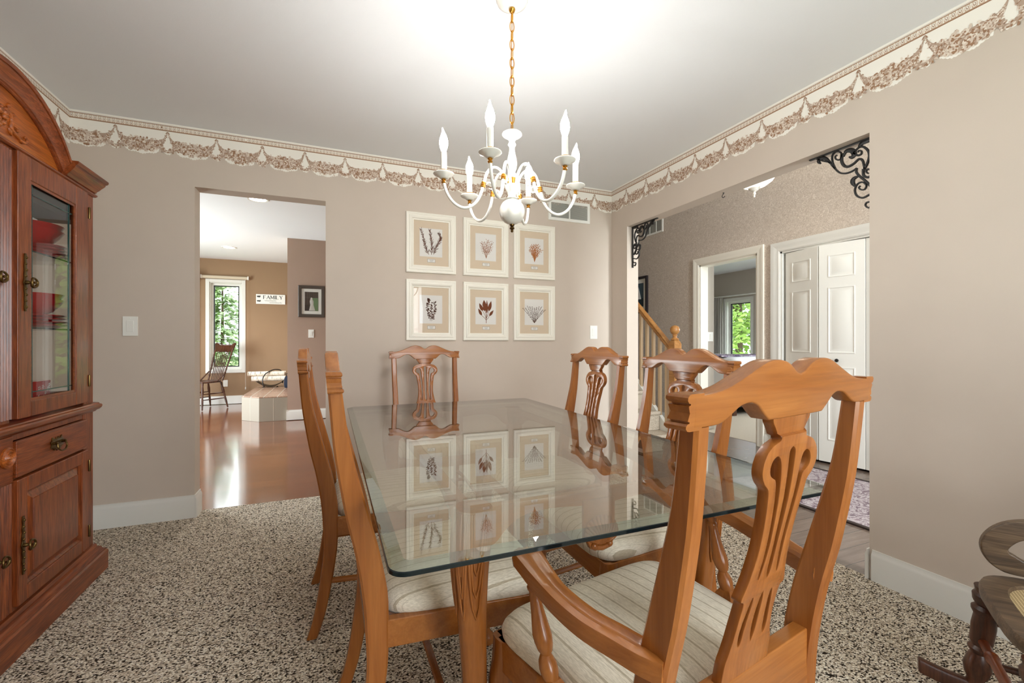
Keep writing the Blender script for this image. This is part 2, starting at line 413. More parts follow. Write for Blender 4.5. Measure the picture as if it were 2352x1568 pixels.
# back bedroom walls
w = MB(); w.box(7.2, 7.32, -.5, 2.55, 0, CH).box(7.2, 7.32, 2.55, 3.85, 0, .9).box(7.2, 7.32, 2.55, 3.85, 2.1, CH).box(7.2, 7.32, 3.85, 5.96, 0, CH)
w.box(7.2, 7.32, 5.96, 6.51, 0, .5).box(7.2, 7.32, 5.96, 6.51, 1.88, CH).box(7.2, 7.32, 6.51, 8.1, 0, CH)
struct(w, 'wall_bedroom_far', M['grayw'])
struct(MB().box(4.31, 4.49, 4.25, 4.37, 0, CH).box(4.31, 4.49, 8.1, 8.2, 0, CH).box(4.49, 7.32, 8.1, 8.2, 0, CH).box(4.31, 7.32, -.6, -.5, 0, CH), 'wall_bedroom_side', M['grayw'])

# baseboards
def baseboard(name, runs, h=.14, mat_='trim'):
    mb = MB(); prof = [(0, 0), (.013, 0), (.013, h - .028), (.010, h - .018), (.006, h - .010), (.006, h), (0, h)]
    for (a, b, nrm) in runs:
        a = Vector(a + (0,)); b = Vector(b + (0,)); n = Vector(nrm + (0,))
        mb.rings([[p + n * u + Vector((0, 0, z)) for u, z in prof] for p in (a, b)])
    return struct(mb, name, M[mat_], smooth=30)
baseboard('baseboard_back', [((XL, YB), (-.786, YB), (0, -1)), ((-.786, YB - .013), (-.786, 3.46), (1, 0)), ((-.028, YB), (XR, YB), (0, -1)), ((-.028, 3.46), (-.028, YB - .013), (-1, 0))])
baseboard('baseboard_right', [((XR, 1.277), (XR, YN), (-1, 0)), ((2.435, 1.29), (XR - .013, 1.29), (0, 1)), ((XR, YB), (XR, 3.13), (-1, 0)), ((XR - .013, 3.117), (2.435, 3.117), (0, -1))])
baseboard('baseboard_left', [((XL, YN), (XL, YB), (1, 0))])
baseboard('baseboard_family', [((-3.4, 9.2), (-.553, 9.2), (0, -1)), ((-.553, 6.97), (2.32, 6.97), (0, -1)), ((-.553, 9.2), (-.553, 6.957), (-1, 0))])
baseboard('baseboard_foyer', [((4.19, 8.1), (4.19, 4.28), (-1, 0)), ((4.19, 3.30), (4.19, 3.23), (-1, 0)), ((4.19, 1.58), (4.19, YN), (-1, 0))])

# windows: frame, sash and pane in a wall hole (axis 'x': wall runs along x)
wn = [0]
def window(axis, pos, thick, u0, u1, z0, z1, casing=.06, side=-1, muntins=(0, 0), inner=.045, gasket=True):
    wn[0] += 1
    def B(mb, a0, a1, d0, d1, c0, c1, m=0):
        if axis == 'x': mb.box(a0, a1, min(d0, d1), max(d0, d1), c0, c1, m)
        else: mb.box(min(d0, d1), max(d0, d1), a0, a1, c0, c1, m)
    f = MB(); d0 = pos; d1 = pos + side * .018; b = pos - side * thick
    for (a0, a1, c0, c1) in ((u0 - casing, u0, z0 - casing, z1 + casing), (u1, u1 + casing, z0 - casing, z1 + casing), (u0, u1, z1, z1 + casing), (u0, u1, z0 - casing, z0)): B(f, a0, a1, d1, d0, c0, c1)
    t = .012
    for (a0, a1, c0, c1) in ((u0, u0 + t, z0, z1), (u1 - t, u1, z0, z1), (u0, u1, z1 - t, z1), (u0, u1, z0, z0 + t)): B(f, a0, a1, d0, b, c0, c1)
    fr = struct(f, 'window_%d' % wn[0], M['trim'], bev=.003)
    s = MB(); g0 = pos - side * thick * .55; g1 = g0 - side * .03; i = inner
    for (a0, a1, c0, c1) in ((u0 + t, u0 + i, z0 + t, z1 - t), (u1 - i, u1 - t, z0 + t, z1 - t), (u0 + i, u1 - i, z1 - i, z1 - t), (u0 + i, u1 - i, z0 + t, z0 + i)): B(s, a0, a1, g0, g1, c0, c1)
    if gasket:
        q = .016
        for (a0, a1, c0, c1) in ((u0 + i, u0 + i + q, z0 + i, z1 - i), (u1 - i - q, u1 - i, z0 + i, z1 - i), (u0 + i, u1 - i, z1 - i - q, z1 - i), (u0 + i, u1 - i, z0 + i, z0 + i + q)): B(s, a0, a1, g0 - side * .004, g1, c0, c1, 1)
    for k in range(muntins[0]):
        x = u0 + (u1 - u0) * (k + 1) / (muntins[0] + 1); B(s, x - .014, x + .014, g0, g1, z0 + t, z1 - t)
    for k in range(muntins[1]):
        z = z0 + (z1 - z0) * (k + 1) / (muntins[1] + 1); B(s, u0 + t, u1 - t, g0, g1, z - .014, z + .014)
    s.build('sash', [M['trim'], M['dark']], fr)
    pn = MB(); gm = (g0 + g1) / 2; B(pn, u0 + t, u1 - t, gm - .002, gm + .002, z0 + t, z1 - t)
    pn.build('pane', M['glass'], fr); return fr
window('x', 9.2, .12, -1.95, -1.46, .60, 2.14, .055, -1, (0, 0), .05)
window('x', 6.97, .12, .35, 1.05, .5, 2.2, .06, -1, (0, 1))
window('y', 7.2, .12, 5.96, 6.51, .5, 1.88, .055, -1)
window('x', YN, .12, .45, 1.525, .52, 2.12, .07, 1, (1, 1))
window('y', -3.4, .12, 5.35, 7.45, .02, 2.15, .06, 1, (1, 0))
window('x', YN, .12, 2.60, 3.20, .5, 3.6, .07, 1, (0, 2))  # unseen window, added to hold the foyer lamp
window('y', 7.2, .12, 2.55, 3.85, .9, 2.1, .06, -1, (1, 0))  # unseen window, added to hold the bedroom lamp

# door casings and closet doors
def casing(name, y0, y1, zt, w=.08):
    mb = MB(); prof = [(0, 0), (0, .010), (.012, .016), (.03, .014), (.05, .018), (.068, .022), (w, .022), (w, 0)]
    path = [(4.19, y0, -.006), (4.19, y0, zt), (4.19, y1, zt), (4.19, y1, -.006)]
    for i in range(3):
        a, b = Vector(path[i]), Vector(path[i + 1]); t = (b - a).normalized(); o = [Vector((0, -1, 0)), Vector((0, 0, 1)), Vector((0, 1, 0))][i]
        r0 = []; r1 = []
        for u, d in prof:
            ea = 0 if i == 0 else u; eb = 0 if i == 2 else u
            r0.append(a + o * u - t * ea + Vector((-d, 0, 0))); r1.append(b + o * u + t * eb + Vector((-d, 0, 0)))
        mb.rings([r0, r1])
    # jamb lining
    mb.box(4.19, 4.31, y0 - .001, y0 + .018, -.006, zt).box(4.19, 4.31, y1 - .018, y1 + .001, -.006, zt).box(4.19, 4.31, y0, y1, zt - .018, zt + .001)
    return struct(mb, name, M['creamtrim'] if w < .09 else M['trim'], smooth=30)
casing('trim_1', 3.39, 4.19, 2.03, .082)
casing('trim_2', 1.68, 3.13, 2.0, .092)

def leaf_mesh(L, h=1.965):
    mb = MB(); mb.box(0, L, -.016, .016, 0, h)
    for s in (-1, 1):
        for (z0, z1) in ((.20, .86), (.985, 1.575), (1.665, 1.865)):
            x0, x1 = .075, L - .075; f = s * .016
            def loop(i, d): return [(x0 + i, f + s * d, z0 + i), (x1 - i, f + s * d, z0 + i), (x1 - i, f + s * d, z1 - i), (x0 + i, f + s * d, z1 - i)]
            mb.rings([loop(0, -.002), loop(0, .004), loop(.008, .004), loop(.014, -.001), loop(.022, -.001), loop(.045, .007)], 0, True)
    return mb
dr = tag(thing('door_1', None, None, (4.225, 1.70, .012)), kind='structure')
L = .364; ang = [.16, -.16, .05, -.05]; y = 3.085 - 1.70; px = 0.0
P0 = Vector((0, y)); d = bpy.data
for i in range(4):
    a = ang[i]; dirv = Vector((-sin(a), -cos(a)))
    lf = leaf_mesh(L - .007).build('door_leaf', M['plate'], dr, bev=.0015, smooth=30)
    lf.location = (P0.x, P0.y, 0); lf.rotation_euler.z = atan2(dirv.y, dirv.x)
    if i in (1, 2):
        k = MB(); xk = L * (.42 if i == 1 else .6)
        k.lathe([(0, .05), (.012, .049), (.016, .042), (.014, .034), (.007, .03), (.007, .016), (.012, .0155)], 14, (xk, 0, .92), 0, None, 'y')
        for v in range(len(k.v)): k.v[v] = (k.v[v][0], -k.v[v][1], k.v[v][2])
        k.build('door_knob', M['iron'], lf)
    P0 = P0 + dirv * L

# ------------------------------------------------- printed paper border under the ceiling
def border(name, o, ex, nrm, u_start, u_end, phase):
    """paper strip with egg-and-dart band and flower swags; u runs along ex from o"""
    rnd = random.Random(3); kk = [0]; P_ = .2555; mb = MB(); o = Vector(o); ex = Vector(ex); n = Vector(nrm)
    def pt(u, v, d): q = o + ex * u + n * d; return (q.x, q.y, CH - v)
    def sw(x):  # x in 0..P: centre line of a swag and its half thickness
        e = min(x, P_ - x); c = .056 + .092 * (1 - exp(-e / .022)); t = .006 + .037 * (1 - exp(-e / .040)); return c, t
    def bottom(u):
        x = (u - phase) % P_; c, t = sw(x); e = min(x, P_ - x)
        b = max(c + t * 1.02 + .008 if e > .045 else 0, .186 - 1.6 * max(0, e - .012) ** 1.15 * 1.6 if e < .055 else 0, .150)
        return b + .0045 * abs(sin(u * 235)) + .003 * sin(u * 97)
    N = int((u_end - u_start) / .004); vs = []; fs = []
    for i in range(N + 1):
        u = u_start + (u_end - u_start) * i / N; b = bottom(u); vs += [pt(u, 0, .0012), pt(u, b, .0012), pt(u, 0, 0), pt(u, b, 0)]
    for i in range(N):
        a = i * 4; fs += [(a, a + 1, a + 5, a + 4), (a + 1, a + 3, a + 7, a + 5)]
    mb.add(vs, fs, 0)
    def band(v0, v1, m, d=.0015):
        k = 60; mb.add([pt(u_start + (u_end - u_start) * i / k, v, d) for i in range(k + 1) for v in (v0, v1)], [(2 * i, 2 * i + 1, 2 * i + 3, 2 * i + 2) for i in range(k)], m)
    band(.011, .0125, 2); band(.0145, .018, 2); band(.018, .043, 1); band(.043, .049, 2)
    def poly(c, pts, m, d):
        kk[0] += 1; d = d + (kk[0] % 83) * 1.1e-5
        for (a, q) in pts:
            if not (u_start < c[0] + a < u_end): return
        mb.add([pt(c[0] + a, c[1] + q, d) for a, q in pts], [tuple(range(len(pts)))], m)
    # egg and dart
    u = u_start + .01; st = P_ / 12
    while u < u_end - .01:
        poly((u, .0305), [(.0072 * cos(t), .0098 * sin(t) - .001) for t in [2 * pi * k / 10 for k in range(10)]], 0, .0018)
        poly((u, .0305), [(.0046 * cos(t), .0072 * sin(t) - .001) for t in [2 * pi * k / 8 for k in range(8)]], 2, .0021)
        poly((u, .0305), [(.0026 * cos(t), .0048 * sin(t) - .002) for t in [2 * pi * k / 8 for k in range(8)]], 0, .0024)
        poly((u + st / 2, .0305), [(-.0032, -.0115), (.0032, -.0115), (.0014, .002), (.0030, .0115), (-.0030, .0115), (-.0014, .002)], 0, .0018)
        u += st
    # swags
    def petal(c, a, ln, wd, m, d):
        ca, sa = cos(a), sin(a); q = [(0, 0), (ln * .35, wd * .5), (ln * .75, wd * .45), (ln, 0), (ln * .75, -wd * .45), (ln * .35, -wd * .5)]
        poly(c, [(x * ca - y * sa, x * sa + y * ca) for x, y in q], m, d)
    def flower(c, r, d, k=5):
        a0 = rnd.random() * 6
        for i in range(k): petal(c, a0 + 2 * pi * i / k, r, r * .95, rnd.choice((4, 4, 3, 5, 2)), d)
        poly(c, [(r * .26 * cos(t), r * .26 * sin(t)) for t in [2 * pi * j / 6 for j in range(6)]], 2, d + .0003)
    k0 = math.floor((u_start - phase) / P_) - 1; k1 = math.ceil((u_end - phase) / P_) + 1
    for k in range(k0, k1):
        b = phase + k * P_
        # dark underlay
        q = 22; xs = [P_ * i / q for i in range(q + 1)]
        for i in range(q):
            c0, t0 = sw(xs[i]); c1, t1 = sw(xs[i + 1])
            poly((b, 0), [(xs[i], c0 - t0 * .8), (xs[i + 1], c1 - t1 * .8), (xs[i + 1], c1 + t1 * .8), (xs[i], c0 + t0 * .8)], 3, .0015)
        for i in range(54):
            x = P_ * (i + rnd.random()) / 54; c, t = sw(x); e = min(x, P_ - x)
            for j in range(2 if e < .05 else 4):
                v = c + t * rnd.uniform(-.95, .95); r = (.0045 + .006 * min(1, e / .09)) * rnd.uniform(.8, 1.25)
                if rnd.random() < .36: flower((b + x, v), r * 1.1, .0018 + .0006 * rnd.random(), rnd.choice((5, 6)))
                else: petal((b + x, v), rnd.random() * 6.3, r * 1.5, r * .8, rnd.choice((2, 2, 3, 4, 4, 4, 5)), .0017 + .0008 * rnd.random())
        for x, r in ((.105, .016), (.137, .019), (.158, .014)): c, t = sw(x); flower((b + x, c + rnd.uniform(-.2, .5) * t), r, .0026, 7); flower((b + x, c + .004), r * .55, .0030, 5)
        # little garland under each knot
        for i in range(14):
            a, a2 = .1 + (pi - .2) * i / 14, .1 + (pi - .2) * (i + 1) / 14
            poly((b, .130), [(.030 * cos(a), .036 * sin(a)), (.030 * cos(a2), .036 * sin(a2)), (.048 * cos(a2), .053 * sin(a2)), (.048 * cos(a), .053 * sin(a))], 3, .0015)
        for i in range(70):
            a = rnd.uniform(.06, pi - .06); rr_ = .039 + rnd.uniform(-.011, .010)
            petal((b + rr_ * cos(a), .130 + rr_ * sin(a) * 1.13), rnd.random() * 6.3, .012, .007, rnd.choice((2, 2, 3, 4, 4, 5)), .0017 + .0008 * rnd.random())
        petal((b, .052), 1.0, .02, .004, 2, .0024); petal((b, .052), pi - 1.0, .02, .004, 2, .0024)
    return struct(mb, name, [BP['paper'], BP['band'], BP['line'], BP['mid'], BP['light'], BP['pale']], recalc=False)
BP = dict(paper=mat('border paper', (246, 242, 233), .7, spec=.2), band=mat('border band', (212, 188, 166), .7, spec=.2), line=mat('border brown', (160, 124, 98), .7, spec=.2),
          mid=mat('border taupe', (184, 160, 142), .7, spec=.2), light=mat('border light taupe', (216, 199, 184), .7, spec=.2), pale=mat('border pale', (232, 220, 206), .7, spec=.2))
border('trim_3', (XL, YB, 0), (1, 0, 0), (0, -1, 0), 0, XR - XL, .21)
border('trim_4', (XR, YB, 0), (0, -1, 0), (-1, 0, 0), 0, YB - .30, 3.34 - 1.336)
border('trim_5', (XL, -.2, 0), (0, 1, 0), (1, 0, 0), 0, YB + .2, .10)

# ================================================================ DINING CHAIRS
POST = cr([(-.060, 0), (-.030, .10), (.002, .30), (.003, .42), (-.001, .50), (-.018, .60), (-.040, .69), (-.062, .79), (-.077, .87), (-.090, .99), (-.098, 1.08)], 5)
PT = sorted((z, y) for y, z in POST)
def py(z): return interp(PT, z)

def slice_z(vs, fs, zs):
    b = bmesh.new(); q = [b.verts.new(v) for v in vs]
    for f in fs:
        try: b.faces.new([q[i] for i in f])
        except ValueError: pass
    for z in zs: bmesh.ops.bisect_plane(b, geom=b.verts[:] + b.edges[:] + b.faces[:], plane_co=(0, 0, z), plane_no=(0, 0, 1), dist=1e-6)
    b.verts.index_update(); r = [tuple(v.co) for v in b.verts], [[v.index for v in f.verts] for f in b.faces]; b.free(); return r

def chair_meshes(fw=.25, bw=.213, D=.43, cs=1.0):
    """seat centre line at x=0, back posts at y=0 (seat height), facing +y"""
    out = {}
    def post(s):
        mb = MB(); rs = []
        for i in range(34):
            z = .985 * i / 33; y = py(z); d = interp([(0, .036), (.3, .046), (.5, .058), (.7, .052), (.8, .043), (.88, .035), (1.0, .030)], z) / 2
            wd = interp([(0, .030), (.4, .034), (1, .031)], z) / 2; x = s * interp([(0, bw - .008), (.45, bw - .010), (1.0, bw)], z)
            c = .005; pr = [(-wd + c, -d), (wd - c, -d), (wd, -d + c), (wd, d - c), (wd - c, d), (-wd + c, d), (-wd, d - c), (-wd, -d + c)]
            rs.append([(x + a, y + b, z) for a, b in pr])
        mb.rings(rs); return mb
    out['post'] = [post(-1), post(1)]
    # crest rail
    half = cr([(.001, 1.049), (.012, 1.053), (.034, 1.067), (.062, 1.0725), (.09, 1.068), (.13, 1.051), (.165, 1.037), (.20, 1.030), (.232, 1.030)], 5)
    half += cr([(.232, .985), (.20, .985), (.178, .987), (.158, .997), (.140, 1.007), (.119, 1.0105), (.102, 1.005), (.085, .990), (.072, .9795)], 5) + [(.05, .979), (0.0, .979)]
    half = [(0, 1.0485)] + half
    vs, fs = shape2d(mirror(half), (), .032, .003)
    bow = lambda x: 0.0
    mb = MB(); mb.add([(x, y + py(1.02) + bow(x) - (z - 1.02) * .09, z) for x, y, z in vs], fs)
    for s in (-1, 1):     # reeded end blocks
        rs = []
        for z, dd in [(.9825, -.003), (.9835, .001), (.987, .0035), (.990, .0035), (.993, .001), (.9935, -.002), (.9955, -.002), (.9965, .0012), (1.000, .0005), (1.007, -.0015), (1.013, .0005), (1.0165, .0012), (1.0175, -.002), (1.0195, -.002), (1.020, .001), (1.0235, .0035), (1.0275, .0035), (1.031, .001), (1.032, -.003)]:
            y = py(1.02) + bow(.24) - (z - 1.02) * .09; h = .0155 + dd; x0 = s * .216; x1 = s * (.241 + dd)
            rs.append([(x0, y - .0158, z), (x1, y - .0158, z), (x1, y + h, z), (x0, y + h, z)])
        mb.rings(rs)
    mb.v = [(x * cs, y, z) for x, y, z in mb.v]; out['crest'] = mb
    # pierced splat
    hw = [(.982, .060), (.972, .058), (.962, .050), (.950, .0415), (.944, .040), (.941, .046), (.935, .064), (.922, .079), (.905, .086), (.890, .085), (.876, .076), (.866, .064), (.858, .060), (.84, .057), (.80, .0515), (.76, .050), (.73, .053), (.70, .059), (.68, .0655), (.671, .068), (.666, .066), (.662, .058), (.65, .056), (.62, .057), (.59, .060), (.565, .066), (.545, .072), (.50, .074)]
    hf = [(0, .982)] + [(x, z) for x, z in cr([(h, z) for z, h in hw], 3)] + [(0, .50)]
    side = [(-.0265, .702), (-.0195, .75), (-.0205, .80), (-.0260, .86), (-.0300, .893), (-.0360, .911), (-.0470, .917), (-.0590, .911), (-.0640, .899), (-.0605, .888), (-.0510, .882), (-.0435, .877), (-.0385, .86), (-.0310, .80), (-.0285, .75), (-.0310, .706)]
    cen = [(0, .928), (.0075, .923), (.0095, .912), (.0085, .88), (.0070, .80), (.0052, .745), (.0060, .72), (.0045, .703), (0, .694)]
    low = [(-.0290, .664), (-.0335, .657), (-.0385, .635), (-.0430, .61), (-.0445, .59), (-.0420, .575), (-.0370, .572), (-.0330, .582), (-.0315, .60), (-.0290, .625), (-.0265, .65)]
    lowc = [(0, .668), (.0045, .655), (.0070, .635), (.0075, .61), (.0060, .585), (0, .568)]
    mx = lambda pl: [(-x, z) for x, z in reversed(pl)]
    sd = cr(side, 3, True); lw = cr(low, 3, True)
    cn = mirror(cr(cen, 3)); lc = mirror(cr(lowc, 3))
    vs, fs = shape2d(mirror(hf), [sd, mx(sd), cn, lw, mx(lw), lc], .019, .002, 1)
    vs, fs = slice_z(vs, fs, [.52 + .02 * i for i in range(24)])
    out['splat'] = MB().add([(x, y + py(z) - .006 + .006 * (z > .95), z) for x, y, z in vs], fs)
    # seat rails
    mb = MB()
    def rail(a, b, t, z0, z1):
        a = Vector(a); b = Vector(b); d = (b - a).normalized(); n = Vector((-d.y, d.x)) * t / 2
        mb.add([(p.x, p.y, z) for z in (z0, z1) for p in (a + n, b + n, b - n, a - n)], [(3, 2, 1, 0), (4, 5, 6, 7), (0, 1, 5, 4), (1, 2, 6, 5), (2, 3, 7, 6), (3, 0, 4, 7)])
    rail((-bw + .01, .012), (-fw + .013, D - .02), .024, .366, .433); rail((bw - .01, .012), (fw - .013, D - .02), .024, .366, .433)
    rail((-fw + .01, D - .013), (fw - .01, D - .013), .026, .366, .433); rail((-bw + .012, -.004), (bw - .012, -.004), .030, .366, .510)
    out['frame'] = mb
    # cushion
    mb = MB(); nx, ny = 20, 18; top = []
    def edge(s, t):   # s in -1..1 , t in 0..1 -> rounded trapezoid
        return s * ((bw - .012) + (fw + .004 - bw + .012) * t), .018 + (D - .010) * t
    levels = [(.426, .975), (.437, 1.0), (.451, 1.006), (.461, .99), (.471, .955), (.480, .88), (.4865, .74), (.490, .5), (.491, .22)]
    rs = []
    for z, sc in levels:
        ring = []; m = 56; cx, cy = 0, .018 + (D - .010) / 2
        for j in range(m):
            a = 2 * pi * j / m; ca, sa = cos(a), sin(a); e = .30
            u = math.copysign(abs(ca) ** e, ca); v = math.copysign(abs(sa) ** e, sa)
            t = (v + 1) / 2; x, y = edge(u, t); x *= sc; y = cy + (y - cy) * sc
            ring.append((x, y, z + .004 * (1 - sc)))
        rs.append(ring)
    mb.rings(rs); out['cushion'] = mb
    # front legs
    def fleg(s):
        mb = MB(); rs = []
        for z, r, o in [(.433, .024, 0), (.38, .026, .001), (.345, .029, .007), (.32, .028, .010), (.27, .025, .009), (.2, .020, .003), (.12, .0155, -.003), (.06, .0145, -.002), (.045, .017, .002), (.03, .026, .006), (.016, .031, .007), (.004, .028, .007), (0, .024, .007)]:
            m = 14; cx = s * (fw - .022 + o * .7); cy = D - .024 + o * .9; e = .62 if z > .35 else 1
            rs.append([(cx + r * math.copysign(abs(cos(2 * pi * j / m)) ** e, cos(2 * pi * j / m)), cy + r * math.copysign(abs(sin(2 * pi * j / m)) ** e, sin(2 * pi * j / m)), z) for j in range(m)])
        mb.rings(rs); return mb
    out['fleg'] = [fleg(-1), fleg(1)]
    out['str'] = []
    for s in (-1, 1):
        out['str'].append(MB().tube(cr([(s * (bw - .008), -.005, .20), (s * (bw + .003), .13, .195), (s * (fw - .03), D - .024, .165)], 4), .011, 8))
    out['str'].append(MB().tube([(-bw - .003, .17, .192), (bw + .003, .17, .192)], .011, 8))
    return out

def assemble(name, label, cat, group, g, arms=False):
    t = thing(name, label, cat, group=group)
    for mb in g['post']: mb.build('back_post', M['chairZ'], t)
    g['crest'].build('crest_rail', M['chairX'], t, smooth=32); g['splat'].build('splat', M['chairZ'], t, smooth=32)
    g['frame'].build('seat_frame', M['chairX'], t, bev=.003)
    g['cushion'].build('seat_cushion', M['fabric'], t, smooth=60)
    for mb in g['fleg']: mb.build('front_leg', M['chairZ'], t)
    for mb in g['str']: mb.build('stretcher', M['chairY'], t)
    if arms:
        for s in (-1, 1):
            path = cr([(s * .243, -.040, .625), (s * .256, -.010, .627), (s * .268, .030, .631), (s * .286, .085, .638), (s * .294, .150, .649), (s * .292, .205, .662), (s * .286, .250, .671), (s * .282, .280, .670)], 5)
            n = len(path); mb = MB(); rs = []
            for i, p in enumerate(path):
                f = i / (n - 1); a = Vector(path[max(0, i - 1)]); b = Vector(path[min(n - 1, i + 1)]); tt = (b - a).normalized(); sd = tt.cross(Vector((0, 0, 1))).normalized(); up = sd.cross(tt)
                h = interp([(0, .021), (.3, .022), (.6, .020), (.85, .027), (.95, .026), (1, .016)], f); th = interp([(0, .017), (.5, .016), (1, .014)], f)
                # scooped top with a carved ridge
                pr = [(-h, -th), (h, -th), (h + .002, 0), (h, th * .85), (h * .55, th), (s * -h * .1 + h * .2, th * (.72 if .15 < f < .93 else .95)), (-h * .1, th * (.70 if .15 < f < .93 else .95)), (-h * .5, th * 1.05), (-h, th * .85), (-h - .002, 0)]
                rs.append([Vector(p) + sd * u + up * v for u, v in pr])
            mb.rings(rs); arm = mb.build('arm', M['chairY'], t, smooth=50)
            q = MB(); q.add([], [])
            prof = [(.021, .475), (.0225, .478), (.025, .491), (.0235, .502), (.017, .511), (.014, .515), (.020, .521), (.0245, .533), (.0262, .546), (.0235, .560), (.019, .580), (.0155, .602), (.0135, .617), (.0165, .621), (.0170, .625), (.0130, .629), (.0170, .640), (.020, .650), (.018, .660), (.0135, .665)]
            c = Vector((s * .278, .190, 0)); top = Vector((s * .288, .252, 0))
            rs = []
            for r, z in prof:
                f = (z - .47) / .20; cc = c.lerp(top, max(0, f)); r = r * .72; rs.append([(cc.x + r * cos(2 * pi * j / 16), cc.y + r * sin(2 * pi * j / 16), z) for j in range(16)])
            q.rings(rs)
            rs = []
            for z, h in [(.345, .016), (.36, .020), (.455, .0215), (.467, .0205), (.478, .013)]:
                rs.append([(c.x + a * h, c.y + b * h, z) for a, b in ((-1, -1), (1, -1), (1, 1), (-1, 1))])
            q.rings(rs); q.build('arm_support', M['chairZ'], arm)
            # round plug on the outer face of the post
            MB().sphere((s * .257, -.036, .625), .007, 10).build('screw_plug', M['chairZ'], arm)
    return t
side_geo = chair_meshes(.25, .212, .45)
G4 = 'maple side chairs around the glass table'
ch = assemble('dining_chair', 'maple side chair on cabinet side of table, closer to the camera of those two', 'chair', G4, side_geo)
ch.location = (.10, 1.315, 0); ch.rotation_euler.z = radians(-90)
for (x, y, rz, lb) in ((-.002, 2.02, -90, 'maple side chair on cabinet side of table, beside the family room doorway'),
                       (1.212, 1.375, 90, 'maple side chair on foyer side of table, stair newel post behind its crest rail'),
                       (1.20, 1.99, 90, 'maple side chair on foyer side of table, in the room corner beneath a light switch')):
    c = copy_tree(ch); c.location = (x, y, 0); c.rotation_euler.z = radians(rz); c['label'] = lb
c = copy_tree(ch); c.location = (.612, 3.02, 0); c.rotation_euler.z = radians(180)
c['label'] = 'maple side chair at the far head of table below the framed pressed plants'
arm_geo = chair_meshes(.275, .247, .42, 1.17)
ac = assemble('dining_armchair', 'maple armchair with striped seat at the near head of table, back to camera', 'chair', None, arm_geo, True)
ac.location = (.687, .60, 0); ac.rotation_euler.z = radians(10)

# ================================================================ GLASS DINING TABLE
tb = thing('dining_table', 'long dining table with clear glass top on carved maple legs', 'table', (.61, 1.645, 0))
def rr_outline(x0, x1, y0, y1, r, n=5):
    pts = []
    for cx, cy, a in ((x1 - r, y1 - r, 0), (x0 + r, y1 - r, 90), (x0 + r, y0 + r, 180), (x1 - r, y0 + r, 270)):
        for i in range(n + 1): t = radians(a + 90 * i / n); pts.append((cx + r * cos(t), cy + r * sin(t)))
    return pts
X0, X1, Y0, Y1 = .085, 1.155, .705, 2.585
def gl(i, z, r): return [(a, b, z) for a, b in rr_outline(X0 + i, X1 - i, Y0 + i, Y1 - i, max(r, .006))]
mb = MB()
ring = [gl(.004, .7305, .03), gl(0, .733, .03), gl(0, .7395, .03), gl(.0015, .7405, .03)]
mb.rings(ring, 1, False)
n = len(ring[0])
mb.rings([gl(.0015, .7405, .03), gl(.026, .7465, .012)], 2, False)
mb.add(gl(.026, .7465, .012), [tuple(range(n))], 0); mb.add(gl(.004, .7305, .03), [tuple(range(n))[::-1]], 0)
mb.build('glass_top', [M['tableglass'], M['greenrim'], M['greenband']], tb, world=True, smooth=4)
def tleg(sx, sy):
    cx, cy = .627 + sx * .328, 1.645 + sy * .685; mb = MB(); rs = []
    tab = [(.7305, .040, .000), (.70, .042, .002), (.66, .042, .006), (.62, .040, .010), (.56, .036, .010), (.48, .031, .006), (.38, .028, .0), (.28, .025, -.006), (.18, .023, -.010), (.10, .022, -.008), (.06, .024, -.002), (.04, .034, .006), (.02, .042, .010), (0, .038, .010)]
    path = cr([(z, r, o) for z, r, o in tab], 4)
    for z, r, o in path:
        m = 20; ox, oy = cx + sx * o, cy + sy * o; e = .75
        rs.append([(ox + r * math.copysign(abs(cos(2 * pi * j / m)) ** e, cos(2 * pi * j / m)), oy + r * math.copysign(abs(sin(2 * pi * j / m)) ** e, sin(2 * pi * j / m)), z) for j in range(m)])
    mb.rings(rs)
    # carved knee: nested V leaves on every outward face
    def surf(a, z, lift=.0015):
        r = interp(sorted((q[0], q[1]) for q in tab), z); o = interp(sorted((q[0], q[2]) for q in tab), z); e = .75
        return (cx + sx * o + (r + lift) * math.copysign(abs(cos(a)) ** e, cos(a)), cy + sy * o + (r + lift) * math.copysign(abs(sin(a)) ** e, sin(a)), z)
    ad = atan2(sy, sx)
    for base in (ad - pi / 4, ad + pi / 4, ad):
        for k, (w0, zb) in enumerate(((.42, .50), (.30, .55), (.17, .60))):
            for s in (-1, 1):
                pts = [surf(base + s * w0 * t ** .55, zb + (.727 - zb) * t) for t in [i / 9 for i in range(10)]]
                mb.tube(pts, [.0022 + .0022 * (1 - abs(2 * i / 9 - 1)) for i in range(10)], 6)
    return mb
for sx in (-1, 1):
    for sy in (-1, 1): tleg(sx, sy).build('leg', M['chairZ'], tb, world=True, smooth=50)
def apron(p0, p1):
    p0 = Vector(p0); p1 = Vector(p1); Lp = (p1 - p0).length; d = (p1 - p0).normalized(); n2 = Vector((-d.y, d.x))
    bot = [(0, .638), (.05, .642), (.10, .672), (.16, .694), (.26, .702), (.38, .698), (.5, .690)]
    half = [(Lp * t, z) for t, z in cr(bot, 4)]
    outl = [(0, .730), (Lp, .730)] + [(Lp - x, z) for x, z in half] + [(x, z) for x, z in reversed(half)][1:]
    vs, fs = shape2d(outl, (), .024, .003, 1)
    return MB().add([(p0.x + d.x * x + n2.x * y, p0.y + d.y * x + n2.y * y, z) for x, y, z in vs], fs)
for a, b in (((.314, .96), (.930, .96)), ((.314, 2.33), (.930, 2.33)), ((.289, .985), (.289, 2.305)), ((.955, .985), (.955, 2.305))):
    apron(a, b).build('apron', M['chairX'] if a[1] == b[1] else M['chairY'], tb, world=True, smooth=35)
